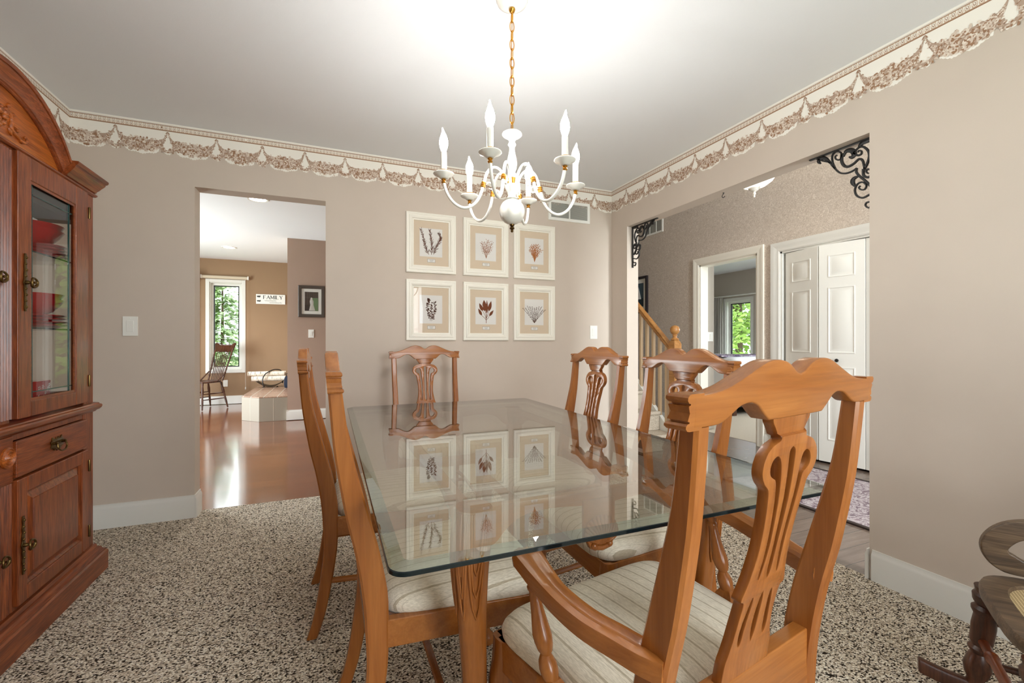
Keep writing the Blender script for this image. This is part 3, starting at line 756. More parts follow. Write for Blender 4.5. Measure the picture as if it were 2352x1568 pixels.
def shell(cx, y, s):
    mb = MB(); k = 15
    mb.add(*(lambda q: ([(cx + a, y + s * .004 + b, .618 + c) for a, b, c in q[0]], q[1]))(shape2d([(.043 * cos(radians(-10 + 200 * i / 24)), .043 * sin(radians(-10 + 200 * i / 24)) * .98 + .010) for i in range(25)] + [(-.030, -.024), (-.018, -.030), (.018, -.030), (.030, -.024)], (), .020, .004, 2)))
    for i in range(k):
        a = radians(-12 + 204 * i / (k - 1)); tip = Vector((cx + .047 * cos(a), y + s * .012, .633 + .040 * sin(a)))
        root = Vector((cx + .006 * cos(a), y + s * .016, .607)); pts = [root.lerp(tip, t) for t in (0, .3, .6, .9, 1)]
        mb.tube([p + Vector((0, s * .008 * sin(pi * min(1, t)), 0)) for p, t in zip(pts, (0, .3, .6, .9, 1))], [.002, .0032, .0044, .0052, .003], 8)
    mb.box(cx - .045, cx + .045, y - .004, y + .004, .612, .71)
    for q in (-1, 1): mb.sphere((cx + q * .022, y + s * .014, .602), .009, 10)
    mb.tube([(cx - .022, y + s * .012, .598), (cx, y + s * .014, .594), (cx + .022, y + s * .012, .598)], .007, 8)
    return mb
shell(.618, .945, -1).build('carved_shell', M['chairZ'], tb, world=True, smooth=50)
shell(.622, 2.345, 1).build('carved_shell', M['chairZ'], tb, world=True, smooth=50)

# ================================================================ CHINA CABINET (against the cabinet wall, front faces +x)
FX, BX, CY, HWD = -1.045, -1.386, 2.085, .635
cb = thing('china_cabinet', 'tall red oak china cabinet with arched top and glass doors', 'cabinet', (-1.21, CY, 0))
def part(mb, name, m, parent=None, **k):
    o = mb.build(name, M[m] if isinstance(m, str) else m, None, **k); par = parent or cb
    L = Vector(par.location); q = par
    while q.parent is not None: q = q.parent; L = L + Vector(q.location)
    o.parent = par; o.data.transform(Matrix.Translation(-L)); return o
def plate(mb, y0, y1, z0, z1, x0, x1, m=0): return mb.box(min(x0, x1), max(x0, x1), min(y0, y1), max(y0, y1), z0, z1, m)
# plinth with stepped moulding, wrapped round the ends
mb = MB(); o = .045
def wrap(mb, prof, e=0):
    """profile (out, z) swept round front and two ends of the cabinet"""
    rs = []
    for (y, sx, sy) in ((CY - HWD, 0, -1), (CY - HWD, 1, -1), (CY + HWD, 1, 1), (CY + HWD, 0, 1)):
        rs.append([((BX if not sx else FX + u), y + sy * u, z) for u, z in prof])
    mb.rings(rs); return mb
wrap(mb, [(-.02, 0), (.042, 0), (.042, .088), (.036, .094), (.036, .100), (.026, .104), (.022, .116), (.012, .120), (.008, .135), (-.02, .137)])
part(mb, 'plinth', 'oakY', smooth=30)
# lower case
mb = MB(); plate(mb, CY - HWD, CY - HWD + .02, .10, .77, BX, FX - .02); plate(mb, CY + HWD - .02, CY + HWD, .10, .77, BX, FX - .02)
plate(mb, CY - HWD + .021, CY + HWD - .021, .10, .13, BX + .013, FX - .023); plate(mb, CY - HWD + .021, CY + HWD - .021, .10, .77, BX, BX + .012)
for s in (-1, 1): plate(mb, CY + s * .545, CY + s * HWD, .10, .77, FX - .0195, FX)
plate(mb, CY - .05, CY + .05, .10, .77, FX - .022, FX - .004)

for za, zb in ((.575, .61), (.745, .769), (.12, .155)): plate(mb, CY - .546, CY + .546, za, zb, FX - .022, FX - .003)
part(mb, 'lower_case', 'oakZ', bev=.002)
def flutes(z0, z1, nm):
    mb = MB(); n = 5; w_ = .09; y0 = CY - w_ / 2; pr = [(y0, FX - .015), (y0, FX + .006)]
    for i in range(n):
        a = y0 + .008 + i * (w_ - .016) / n; b = a + (w_ - .016) / n
        pr += [(a + .001, FX + .006), (a + .004, FX + .001), ((a + b) / 2, FX - .001), (b - .004, FX + .001), (b - .001, FX + .006)]
    pr += [(y0 + w_, FX + .006), (y0 + w_, FX - .015)]
    mb.rings([[(x, y, z) for y, x in pr] for z in (z0, z1)]); return part(mb, nm, 'oakZ', smooth=25)
flutes(.145, .60, 'fluted_stile'); flutes(.825, 1.775, 'fluted_stile')
mb = MB(); plate(mb, CY - .045, CY + .045, .60, .765, FX - .015, FX + .006); part(mb, 'rosette_block', 'oakY', bev=.003)
mb = MB(); mb.lathe([(.036, -.004), (.036, .006), (.031, .010), (.028, .006), (.024, .006), (.021, .011), (.017, .006), (.014, .006), (.011, .011), (.006, .008), (.004, .012), (0, .013)], 28, (FX + .006, CY + .01, .695), 0, None, 'x')
part(mb, 'rosette', 'oaklite')
def ringpull(door, y, z, s):
    mb = MB(); x = FX + .0285
    # long pierced back plate
    outl = []
    for i in range(41):
        t = i / 40; zz = -.105 + .21 * t; wv = .0045 + .0035 * abs(sin(t * 22)) * (1 - .45 * abs(2 * t - 1)) + .004 * exp(-((t - .5) / .1) ** 2); outl.append((wv, zz))
    o2 = outl + [(-a, b) for a, b in reversed(outl)]
    vs, fs = shape2d(o2, (), .004, .0008, 1); mb.add([(x - .008 + yy, y + xx, z + zz) for xx, yy, zz in vs], fs)
    for i in range(9): mb.sphere((x - .006, y + .002 * (-1) ** i, z - .09 + i * .0225), .0045, 8)
    mb.lathe([(.0075, 0), (.0065, .008), (.004, .012), (.004, .022), (.006, .026), (0, .028)], 12, (x - .006, y, z), 0, None, 'x')
    c = (x + .016, y, z); mb.tube([(c[0] + .002 * cos(a * 2), c[1] + .0165 * cos(a), c[2] + .0165 * sin(a)) for a in [2 * pi * i / 24 for i in range(24)]], [.0036 + .0014 * (sin(2 * pi * i / 24) < -.3) for i in range(24)], 8, 0, True)
    part(mb, 'ring_pull', 'agedbrass', door)
def hinge(door, y, z):
    mb = MB(); mb.lathe([(.0001, -.028), (.004, -.026), (.0045, -.024), (.0045, .024), (.004, .026), (.0001, .028)], 8, (FX + .020, y, z)); part(mb, 'hinge', 'agedbrass', door)
for s in (1, -1):
    ya, yb = CY + s * .047, CY + s * .545
    # lower door: frame + raised panel
    z0, z1 = .155, .606; mb = MB(); D0, D1 = FX - .002, FX + .018; fw_ = .055
    for (a, b, c, d) in ((ya, ya + s * fw_, z0, z1), (yb - s * fw_, yb, z0, z1)): plate(mb, a, b, c, d, D0, D1)
    for (c, d) in ((z0, z0 + fw_), (z1 - fw_, z1)): plate(mb, ya + s * fw_, yb - s * fw_, c, d, D0, D1)
    dl = part(mb, 'lower_door', 'oakZ', bev=.004)
    a, b = sorted((ya + s * fw_, yb - s * fw_)); mb = MB()
    def lp(i, x): return [(x, a + i, z0 + fw_ + i), (x, b - i, z0 + fw_ + i), (x, b - i, z1 - fw_ - i), (x, a + i, z1 - fw_ - i)]
    mb.rings([lp(-.004, D0), lp(-.004, D1 - .004), lp(.004, D1 - .009), lp(.008, D1 - .014), lp(.012, D1 - .014), lp(.036, D1 - .003), lp(.038, D1 + .001)], 0, True)
    part(mb, 'raised_panel', 'oakZ', dl, smooth=20)
    ringpull(dl, ya + s * .024, .365, s)
    for z in (.23, .53): hinge(dl, yb + s * .004, z)
    # drawer
    mb = MB(); plate(mb, ya + s * .002, yb - s * .002, .614, .744, FX - .002, FX + .014); dw = part(mb, 'drawer', 'oakY', bev=.004, seg=3)
    yc = (ya + yb) / 2; mb = MB(); hp = cr([(.0, .024), (.008, .030), (.012, .022), (.022, .026), (.034, .032), (.036, .020), (.047, .014), (.040, .002), (.046, -.010), (.032, -.012), (.022, -.022), (.008, -.020), (0, -.026)], 4)
    vs, fs = shape2d(mirror(hp), (), .004, .001, 1); mb.add([(FX + .016 + q, yc + p, .683 + r) for p, q, r in vs], fs)
    for q in (-1, 1): mb.lathe([(.006, 0), (.005, .010), (.007, .014), (0, .017)], 10, (FX + .017, yc + q * .030, .690), 0, None, 'x')
    mb.tube(cr([(FX + .030, yc - .030, .690), (FX + .034, yc - .032, .672), (FX + .036, yc - .018, .660), (FX + .036, yc, .657), (FX + .036, yc + .018, .660), (FX + .034, yc + .032, .672), (FX + .030, yc + .030, .690)], 4), .0032, 8)
    part(mb, 'bail_pull', 'agedbrass', dw)
    # upper glass door
    z0, z1 = .822, 1.782; mb = MB(); sw_, tr, brl = .075, .085, .058
    for (c, d) in ((ya, ya + s * sw_), (yb - s * .105, yb)): plate(mb, c, d, z0, z1, D0, D1)
    plate(mb, ya + s * sw_, yb - s * .105, z0, z0 + brl, D0, D1); plate(mb, ya + s * sw_, yb - s * .105, z1 - tr, z1, D0, D1)
    gd = part(mb, 'glass_door', 'oakZ', bev=.004)
    a, b = sorted((ya + s * sw_, yb - s * .105)); g0, g1 = z0 + brl, z1 - tr; mb = MB()
    pr = [(0, 0), (.010, 0), (.010, -.004), (.004, -.012), (0, -.014)]
    path = [(D1 - .004, a, g0), (D1 - .004, b, g0), (D1 - .004, b, g1), (D1 - .004, a, g1)]
    for i in range(4):
        p, q = Vector(path[i]), Vector(path[(i + 1) % 4]); inn = [Vector((0, 0, 1)), Vector((0, -1, 0)), Vector((0, 0, -1)), Vector((0, 1, 0))][i]
        t = (q - p).normalized(); mb.rings([[p + inn * u + t * u + Vector((v, 0, 0)) for u, v in pr], [q + inn * u - t * u + Vector((v, 0, 0)) for u, v in pr]])
    part(mb, 'glazing_bead', 'oakY', gd, smooth=25)
    mb = MB(); plate(mb, a, b, g0, g1, D0 + .004, D0 + .007); part(mb, 'glass_pane', 'cabglass', gd)
    mb = MB(); 
    for u in (a + .030, b - .030): plate(mb, u - .0018, u + .0018, g0, g1, D0 + .003, D0 + .0085)
    for u in (g0 + .030, g1 - .045): plate(mb, a, b, u - .0018, u + .0018, D0 + .003, D0 + .0085)
    part(mb, 'came', 'greenrim2', gd)
    ringpull(gd, ya + s * .036, 1.315, s)
    for z in (.92, 1.69): hinge(gd, yb + s * .004, z)
# waist moulding
mb = wrap(MB(), [(-.03, .768), (.006, .768), (.010, .774), (.018, .778), (.024, .786), (.026, .794), (.024, .800), (.018, .803), (.016, .808), (.004, .812), (-.03, .812)])
part(mb, 'waist_moulding', 'oakY', smooth=30)
mb = MB(); plate(mb, CY - HWD + .01, CY + HWD - .01, .776, .806, BX, FX - .02); part(mb, 'counter', 'oakdark')
# upper case: back, corner posts, side frames with glass, top, shelves
mb = MB()
for s in (-1, 1):
    plate(mb, CY + s * .549, CY + s * HWD, .81, 1.80, FX - .024, FX)                 # front end stile
    plate(mb, CY + s * (HWD - .02), CY + s * HWD, .81, 1.80, BX, BX + .04)          # rear corner of the side
    plate(mb, CY + s * (HWD - .02), CY + s * HWD, .81, .87, BX, FX - .024); plate(mb, CY + s * (HWD - .02), CY + s * HWD, 1.71, 1.80, BX, FX - .024)
plate(mb, CY - .044, CY + .044, .81, 1.80, FX - .024, FX - .004)
plate(mb, CY - HWD + .02, CY + HWD - .02, 1.775, 1.81, FX - .024, FX - .002)
part(mb, 'upper_case', 'oakZ', bev=.002)
mb = MB(); plate(mb, CY - HWD + .02, CY + HWD - .02, .81, 1.80, BX, BX + .01); part(mb, 'back_panel', 'oaklite')
mb = MB(); plate(mb, CY - HWD + .02, CY + HWD - .02, 1.645, 1.775, BX + .01, FX - .03); part(mb, 'inner_top', 'oakdark')
for s in (-1, 1):
    mb = MB(); plate(mb, CY + s * (HWD - .013), CY + s * (HWD - .010), .865, 1.715, BX + .035, FX - .02); part(mb, 'side_glass', 'glass')
for z in (1.155, 1.455):
    mb = MB(); plate(mb, CY - HWD + .022, CY + HWD - .022, z - .006, z, BX + .012, FX - .03, 0); plate(mb, CY - HWD + .022, CY + HWD - .022, z - .006, z, FX - .03, FX - .0285, 1)
    part(mb, 'shelf', [M['glass'], M['greenrim']])
# cornice blocks and arch
CP = [(-.02, 1.795), (.002, 1.795), (.004, 1.804), (.010, 1.807), (.012, 1.814), (.018, 1.820), (.026, 1.832), (.034, 1.842), (.038, 1.849), (.038, 1.854), (.044, 1.857), (.048, 1.864), (.048, 1.872), (-.02, 1.872)]
for s in (-1, 1):
    mb = MB(); rs = []
    for (y, sx, sy) in ((CY + s * .384, 1, 0), (CY + s * HWD, 1, s), (CY + s * HWD, 0, s)): rs.append([((BX if not sx else FX + u), y + sy * u * .62, z) for u, z in CP])
    mb.rings(rs); part(mb, 'cornice', 'oakY', smooth=30)
AC = 1.600
def arc(r, n=40, a0=25):
    return [(CY + r * cos(radians(t)), AC + r * sin(radians(t))) for t in [a0 + (180 - 2 * a0) * i / n for i in range(n + 1)]]
prof = [(0, FX - .03), (0, FX - .010), (.05, FX - .006), (.10, FX - .006), (.14, FX - .001), (.26, FX + .001), (.42, FX + .004), (.58, FX + .010), (.70, FX + .016), (.78, FX + .019), (.80, FX + .019), (.82, FX + .024), (1, FX + .027), (1, BX + .02), (.8, BX + .02), (.8, FX - .03)]
mb = MB(); rs = []
for i in range(49):
    t = radians(36 + (180 - 72) * i / 48); pi_, po = (.50 * cos(t), 1.492 + .50 * sin(t)), (.472 * cos(t), 1.592 + .472 * sin(t))
    rs.append([(x, CY + pi_[0] * (1 - w_) + po[0] * w_, pi_[1] * (1 - w_) + po[1] * w_) for w_, x in prof])
mb.rings(rs); part(mb, 'arch_moulding', 'oakY', smooth=35)
o2 = [(.512 * cos(t), 1.492 + .512 * sin(t)) for t in [radians(38 + 104 * i / 30) for i in range(31)]] + [(-.40, 1.795), (.40, 1.795)]
vs, fs = shape2d(o2, (), .02, .001, 1); mb = MB().add([(FX - .026 + q, CY + p, r) for p, q, r in vs], fs); ty = part(mb, 'arch_panel', 'oaklite')
mb = wrap(MB(), [(-.02, 1.786), (.006, 1.786), (.012, 1.792), (.012, 1.798), (.006, 1.803), (-.02, 1.803)]); part(mb, 'frieze_bead', 'oakY', smooth=30)
mb = MB(); xx = FX - .015; rnd = random.Random(5)
for i in range(16): mb.sphere((xx + .004, CY + rnd.uniform(-.035, .035), 1.885 + rnd.uniform(-.035, .035)), rnd.uniform(.009, .015), 10, 0, (.8, 1, 1))
for s in (-1, 1):
    mb.tube([(xx, CY + s * y, z) for y, z in cr([(.03, 1.90), (.055, 1.915), (.075, 1.895), (.072, 1.87), (.085, 1.855), (.11, 1.85), (.135, 1.842), (.155, 1.846), (.165, 1.858), (.156, 1.866), (.147, 1.858)], 5)], [.010 - .006 * i / 50 for i in range(51)], 8)
    for (y, z, ln, a) in ((.05, 1.93, .03, .8), (.07, 1.915, .03, .2), (.085, 1.88, .03, -.2), (.10, 1.868, .025, .4), (.12, 1.845, .022, -.5), (.06, 1.86, .028, -.9)):
        mb.tube([(xx, CY + s * (y + ln * t * cos(a)), z + ln * t * sin(a)) for t in (0, .4, .8, 1)], [.004, .008, .005, .001], 8)
part(mb, 'carved_spray', 'oaklite', ty, smooth=60)

# ---------------- red dishes and other things kept in the cabinet
def rsq(r, h, n=48, e=.55): return [(r * math.copysign(abs(cos(2 * pi * j / n)) ** e, cos(2 * pi * j / n)), r * math.copysign(abs(sin(2 * pi * j / n)) ** e, sin(2 * pi * j / n)), h) for j in range(n)]
def dish(prof, e): return MB().rings([rsq(max(r, 1e-4), z, 40, e) for r, z in prof])
plate_me = dish([(.07, 0), (.085, .003), (.118, .013), (.122, .016), (.119, .018), (.084, .009), (.07, .006), (0, .006)], .72)
bowl_me = dish([(.040, 0), (.046, 0), (.048, .006), (.075, .022), (.098, .050), (.110, .072), (.112, .075), (.107, .074), (.092, .050), (.06, .022), (0, .014)], .85)
def stack(z, up, y):
    ords = ('bottom plate', 'second plate', 'third plate', 'top plate'); out = []
    for i in range(4):
        o = plate_me.build('dinner_plate', M['red']) if not dishes else dishes[0].copy()
        if dishes: COL.objects.link(o)
        dishes.append(o); o.location = (-1.205, y, z + i * .0135); o.rotation_euler.z = .12 * i + up
        tag(o, 'square red dinner plate, %s of stack on the %s glass shelf of the cabinet' % (ords[i].replace(' plate', ''), 'upper' if up else 'lower'), 'plate', 'red plates stacked in the cabinet')
    zt = z + 3 * .0135 + .018
    for i in range(2):
        if not bowls: b = bowl_me.build('bowl', M['red'])
        else: b = bowls[0].copy(); COL.objects.link(b)
        bowls.append(b); b.location = (-1.205, y, zt - .008 + i * .024)
        tag(b, 'flared red bowl, %s of two nested on red plates, %s shelf of cabinet' % (('lower', 'upper')[i], 'upper' if up else 'lower'), 'bowl', 'red bowls stacked in the cabinet')
    return zt + .024 * 1 - .008
dishes = []; bowls = []
z1 = stack(1.456, .1, 2.56); stack(1.156, 0, 2.56)
tp = thing('teapot', 'small white teapot with looped handle set inside the upper red bowls', 'teapot', (-1.205, 2.55, z1 + .017))
mb = MB(); mb.lathe([(.028, 0), (.042, .006), (.058, .026), (.060, .045), (.050, .064), (.034, .074), (.036, .078), (.026, .086), (.010, .092), (.012, .098), (0, .102)], 24); mb.build('pot', M['white'], tp)
mb = MB(); mb.tube(cr([(.03, .045, .06), (.05, .075, .065), (.055, .095, .045), (.045, .085, .015), (.03, .05, .012)], 5), .006, 8); mb.build('handle', M['white'], tp)
bx = thing('gift_box', 'small red box with white floral print on the cabinet floor', 'box', (-1.19, 2.535, .808))
mb = MB(); mb.box(-.06, .06, -.07, .03, 0, .125); mb.build('box', M['red'], bx, bev=.002)
mb = MB(); rnd = random.Random(2)
for i in range(14):
    yy, zz, r = rnd.uniform(-.06, .02), rnd.uniform(.02, .11), rnd.uniform(.006, .012)
    for k in range(5):
        a = 2 * pi * k / 5; mb.add([(.0612, yy + r * cos(a + d_) * q, zz + r * sin(a + d_) * q) for d_, q in ((0, .2), (-.35, .7), (0, 1.1), (.35, .7))], [(0, 1, 2, 3)])
mb.build('floral_print', M['plate'], bx, recalc=False)
bw_ = thing('bow', 'dark green ribbon bow lying on the lower part of the cabinet', 'ribbon', (-1.12, 2.40, .808))
mb = MB(); 
for s in (-1, 1): mb.tube([(0, s * y, z) for y, z in cr([(0, .012), (.02, .03), (.045, .034), (.05, .014), (.03, .008), (0, .012)], 5)], .006, 6); 
for s in (-1, 1): mb.tube([(.01, s * .005, .012), (.025, s * .03, .006), (.04, s * .05, .005)], .005, 6)
mb.sphere((0, 0, .012), .010, 10); mb.build('ribbon', mat('green ribbon', (14, 74, 60), .5), bw_)

# ================================================================ CHANDELIER
CHX, CHY = .658, 1.612
cl = thing('chandelier', 'white six arm chandelier with lit candle bulbs hanging over the table', 'chandelier', (CHX, CHY, 1.53))
def cp(mb, name, m, parent=None, **k):
    o = mb.build(name, M[m], parent or cl, **k); return o
Z0 = 1.53
mb = MB(); mb.lathe([(.062, CH - Z0), (.062, CH - Z0 - .010), (.058, CH - Z0 - .020), (.040, CH - Z0 - .032), (.018, CH - Z0 - .040), (0, CH - Z0 - .041)], 32); cp(mb, 'canopy', 'white')
mb = MB(); zt = CH - Z0 - .040; mb.lathe([(.011, zt), (.013, zt - .006), (.010, zt - .014), (.006, zt - .018), (0, zt - .019)], 14); zb = 1.918 - Z0
n = 13; sp_ = (zt - .018 - zb) / n
for i in range(n):
    c = zt - .018 - sp_ * (i + .5); h = sp_ * .62; w_ = .0085; pts = []
    for k in range(16):
        a = 2 * pi * k / 16; u = w_ * cos(a); v = h * sin(a); pts.append((u, 0, c + v) if i % 2 else (u * .75, u * .65, c + v) if False else (0, u, c + v) if i % 2 == 0 else (u, 0, c + v))
    mb.tube(pts, .0021, 6, 0, True)
mb.tube([(.002, .002, zt), (-.003, .001, (zt + zb) / 2), (.002, -.002, zb)], .0018, 6); cp(mb, 'chain', 'brass')
zf = lambda z: z - Z0
mb = MB(); mb.lathe([(r, zf(z)) for r, z in [(.004, 1.922), (.012, 1.920), (.030, 1.917), (.038, 1.911), (.039, 1.906), (.033, 1.900), (.020, 1.893), (.013, 1.886), (.011, 1.878), (.015, 1.870), (.0155, 1.866), (.011, 1.860), (.010, 1.850), (.013, 1.832), (.018, 1.810), (.0195, 1.792), (.017, 1.776), (.012, 1.764), (.011, 1.758), (.016, 1.754), (.0165, 1.735)]], 28); cp(mb, 'column', 'white')
mb = MB(); mb.lathe([(r, zf(z)) for r, z in [(.017, 1.737), (.0185, 1.733), (.0185, 1.716), (.020, 1.712), (.016, 1.708)]], 24); cp(mb, 'collar', 'brass')
mb = MB(); mb.lathe([(r, zf(z)) for r, z in [(.022, 1.712), (.030, 1.706), (.028, 1.698), (.020, 1.684), (.015, 1.668), (.018, 1.660), (.022, 1.657), (.012, 1.654)]], 28); cp(mb, 'hub', 'white')
mb = MB(); mb.lathe([(.050 * sin(pi * (i + .6) / 17), zf(1.606 - .050 * cos(pi * (i + .6) / 17))) for i in range(17)], 36); cp(mb, 'ball', 'white')
mb = MB(); mb.lathe([(r, zf(z)) for r, z in [(.010, 1.559), (.009, 1.552), (.005, 1.549), (.009, 1.544), (.010, 1.540), (.004, 1.536), (.006, 1.532), (.004, 1.527), (0, 1.525)]], 16); cp(mb, 'finial', 'agedbrass')
AP = cr([(.020, 1.700), (.030, 1.738), (.050, 1.766), (.075, 1.772), (.098, 1.750), (.112, 1.706), (.128, 1.655), (.155, 1.620), (.190, 1.608), (.226, 1.624), (.253, 1.660), (.265, 1.702)], 5)
def make_arm():
    mb = MB(); mb.tube([(r, 0, z - Z0) for r, z in AP], .0058, 10)
    mb.tube([(r, 0, z - Z0) for r, z in cr([(.112, 1.70), (.094, 1.712), (.078, 1.704), (.080, 1.688), (.092, 1.690)], 5)], [.0042 - .002 * i / 20 for i in range(21)], 8)
    arm = mb.build('arm', M['white'], cl)
    mb = MB()
    mb.lathe([(.0078, 1.691 - Z0), (.0078, 1.713 - Z0)], 14, (.1135, 0, 0))
    for dz in (-.006, .0, .006): mb.tube([(.1135 + .0085 * cos(a) - dz * .3, .0085 * sin(a), 1.702 - Z0 + dz) for a in [2 * pi * k / 16 for k in range(16)]], .0022, 6, 0, True)
    mb.build('ring', M['brass'], arm)
    MB().lathe([(.006, 1.694 - Z0), (.009, 1.699 - Z0), (.006, 1.704 - Z0), (.0095, 1.709 - Z0), (.006, 1.713 - Z0)], 14, (.265, 0, 0)).build('socket_knob', M['brass'], arm)
    mb = MB(); mb.lathe([(.008, 1.712 - Z0), (.016, 1.714 - Z0), (.022, 1.720 - Z0), (.036, 1.726 - Z0), (.039, 1.730 - Z0), (.038, 1.732 - Z0), (.022, 1.728 - Z0), (.012, 1.727 - Z0)], 26, (.265, 0, 0)); mb.build('drip_pan', M['white'], arm)
    mb = MB(); mb.lathe([(.012, 1.727 - Z0), (.0225, 1.730 - Z0), (.0235, 1.737 - Z0), (.0215, 1.741 - Z0), (.012, 1.742 - Z0)], 24, (.265, 0, 0)); mb.build('candle_cup', M['brass'], arm)
    mb = MB(); mb.lathe([(.0115, 1.738 - Z0), (.0115, 1.812 - Z0), (.0085, 1.814 - Z0)], 18, (.265, 0, 0)); mb.build('candle_sleeve', M['white'], arm)
    mb = MB(); pr = [(.0075, 1.812), (.0095, 1.818), (.0145, 1.832), (.0165, 1.845), (.0150, 1.860), (.0105, 1.874), (.0055, 1.886), (.0030, 1.896), (.0010, 1.903)]
    rs = []
    for r, z in pr: rs.append([(.265 + r * cos(2 * pi * j / 16) + max(0, z - 1.88) * .2, r * sin(2 * pi * j / 16), z - Z0) for j in range(16)])
    mb.rings(rs); mb.build('bulb', M['bulb'], arm)
    return arm
a0 = make_arm()
for k in range(6):
    a = a0 if k == 0 else copy_tree(a0, cl); a.rotation_euler.z = radians(14 - 22.2 + 60 * k)

# ================================================================ PRESSED PLANT PICTURES on the back wall
PB = dict(mat=mat('tan mat board', (222, 203, 178), .8, spec=.1), paper=mat('white pressing paper', (236, 233, 228), .8, spec=.1), d1=mat('dried brown', (98, 58, 38), .8, spec=.1),
          d2=mat('dried tan', (160, 104, 70), .8, spec=.1), d3=mat('dried amber', (176, 108, 56), .8, spec=.1), d4=mat('dried umber', (74, 40, 28), .8, spec=.1), d5=mat('dried russet', (118, 62, 34), .8, spec=.1), ink=mat('caption ink', (120, 112, 100), .8))
GP = clear_glass('picture glass', (.985, .985, .985), .04, .45)
class Flat:
    def __init__(s, y): s.mb = MB(); s.y = y; s.k = 0
    def poly(s, pts): s.k += 1; d = s.y - .00001 * (s.k % 30); s.mb.add([(x, d, z) for x, z in pts], [tuple(range(len(pts)))])
    def leaf(s, x, z, a, ln, wd, n=8):
        ca, sa = cos(a), sin(a); pts = []
        for i in range(2 * n):
            t = i / n if i <= n else 2 - i / n; w_ = wd * sin(pi * min(1, t) ** .8) * (1 if i <= n else -1) / 2; pts.append((x + ln * t * ca - w_ * sa, z + ln * t * sa + w_ * ca))
        s.poly(pts)
    def stem(s, pts, w_):
        for (a, b), (c, d) in zip(pts, pts[1:]):
            l = sqrt((c - a) ** 2 + (d - b) ** 2) or 1; nx, nz = -(d - b) / l * w_ / 2, (c - a) / l * w_ / 2; s.poly([(a + nx, b + nz), (c + nx, d + nz), (c - nx, d - nz), (a - nx, b - nz)])
def plant(i, y):
    f = Flat(y); r = random.Random(20 + i)
    if i == 0:
        for path in ([(-.02, -.088), (-.045, -.03), (-.058, .03), (-.082, .10)], [(.0, -.088), (.004, -.02), (-.004, .04), (-.012, .098)], [(.016, -.085), (.034, -.035), (.060, .015), (.072, .045), (.058, .078)]):
            p = cr(path, 8); f.stem(p, .0035)
            for j in range(2, len(p) - 1):
                a = atan2(p[j + 1][1] - p[j][1], p[j + 1][0] - p[j][0]) if j + 1 < len(p) else 1.5
                for s in (-1, 1):
                    for q in range(1 if j % 2 else 2):
                        ln = .023 * (1.1 - .5 * j / len(p)); f.leaf(p[j][0] + r.uniform(-.002, .002), p[j][1] + r.uniform(-.003, .003), a + s * r.uniform(.25, .8), ln * r.uniform(.8, 1.5), .0030, 3)
        return f.mb, 'd1'
    if i in (1, 2):
        def frond(tx, tz, w_):
            p = cr([(.0, -.085), (tx * .35 + r.uniform(-.006, .006), -.085 + (tz + .085) * .5), (tx, tz)], 7); f.stem(p, w_)
            for j in range(5, len(p), 2):
                for s in (-1, 1):
                    a = atan2(tz + .085, tx) + s * r.uniform(.3, .9); ln = r.uniform(.010, .022); x, z = p[j]
                    f.stem([(x, z), (x + ln * cos(a), z + ln * sin(a))], w_ * .7)
                    for q in (-.5, .5): f.leaf(x + ln * .9 * cos(a), z + ln * .9 * sin(a), a + q, r.uniform(.006, .010), .0022 if i == 1 else .0042, 4)
        for k in range(8 if i == 1 else 10):
            t = k / (7 if i == 1 else 9); an = radians(28 + 124 * t); q = r.uniform(.62, 1.0)
            frond(.066 * cos(an) * q + .004, -.012 + .085 * sin(an) * q - .01, .0022 if i == 1 else .003)
        return f.mb, 'd2' if i == 1 else 'd3'
        def br(x, z, a, ln, w_, dpt):
            x2, z2 = x + ln * cos(a), z + ln * sin(a); mx_, mz_ = (x + x2) / 2 + r.uniform(-.003, .003), (z + z2) / 2
            f.stem([(x, z), (mx_, mz_), (x2, z2)], w_)
            if i == 2 and dpt < 4: f.leaf(mx_, mz_, a + r.uniform(-.9, .9), ln * .8, .008, 4)
            if dpt == 0: 
                for q in range(3): f.leaf(x2, z2, a + (q - 1) * .5 + r.uniform(-.2, .2), .012 if i == 1 else .014, .0035 if i == 1 else .006, 4)
                return
            for q in range(2 if dpt > 3 or r.random() < .6 else 3): br(x2, z2, a + r.uniform(-.75, .75) + (.12 if x2 < 0 else -.12), ln * r.uniform(.72, .98), w_ * .82, dpt - 1)
        if i == 1: br(.008, -.085, 1.57, .034, .004, 5); br(.008, -.06, 1.9, .034, .003, 4); br(.01, -.055, 1.2, .034, .003, 4)
        else: br(0, -.08, 1.75, .028, .004, 4); br(0, -.08, 1.35, .028, .004, 4); br(0, -.078, 1.55, .03, .004, 4); br(0, -.07, 2.2, .028, .003, 3); br(0, -.07, .9, .028, .003, 3)
        return f.mb, 'd2' if i == 1 else 'd3'
    if i == 3:
        for path in ([(-.008, -.085), (-.022, -.03), (-.030, .02), (-.020, .06), (-.02, .075)], [(0, -.085), (0, -.02), (.004, .05)], [(.008, -.08), (.02, -.03), (.030, .01), (.026, .055)]):
            p = cr(path, 7); f.stem(p, .002)
            for j in range(2, len(p)):
                for s in (-1, 1):
                    if r.random() < .8: f.leaf(p[j][0], p[j][1], pi / 2 + s * r.uniform(.3, 1.6), r.uniform(.010, .018), r.uniform(.005, .009), 5)
        f.leaf(-.02, .072, 2.0, .018, .012); return f.mb, 'd4'
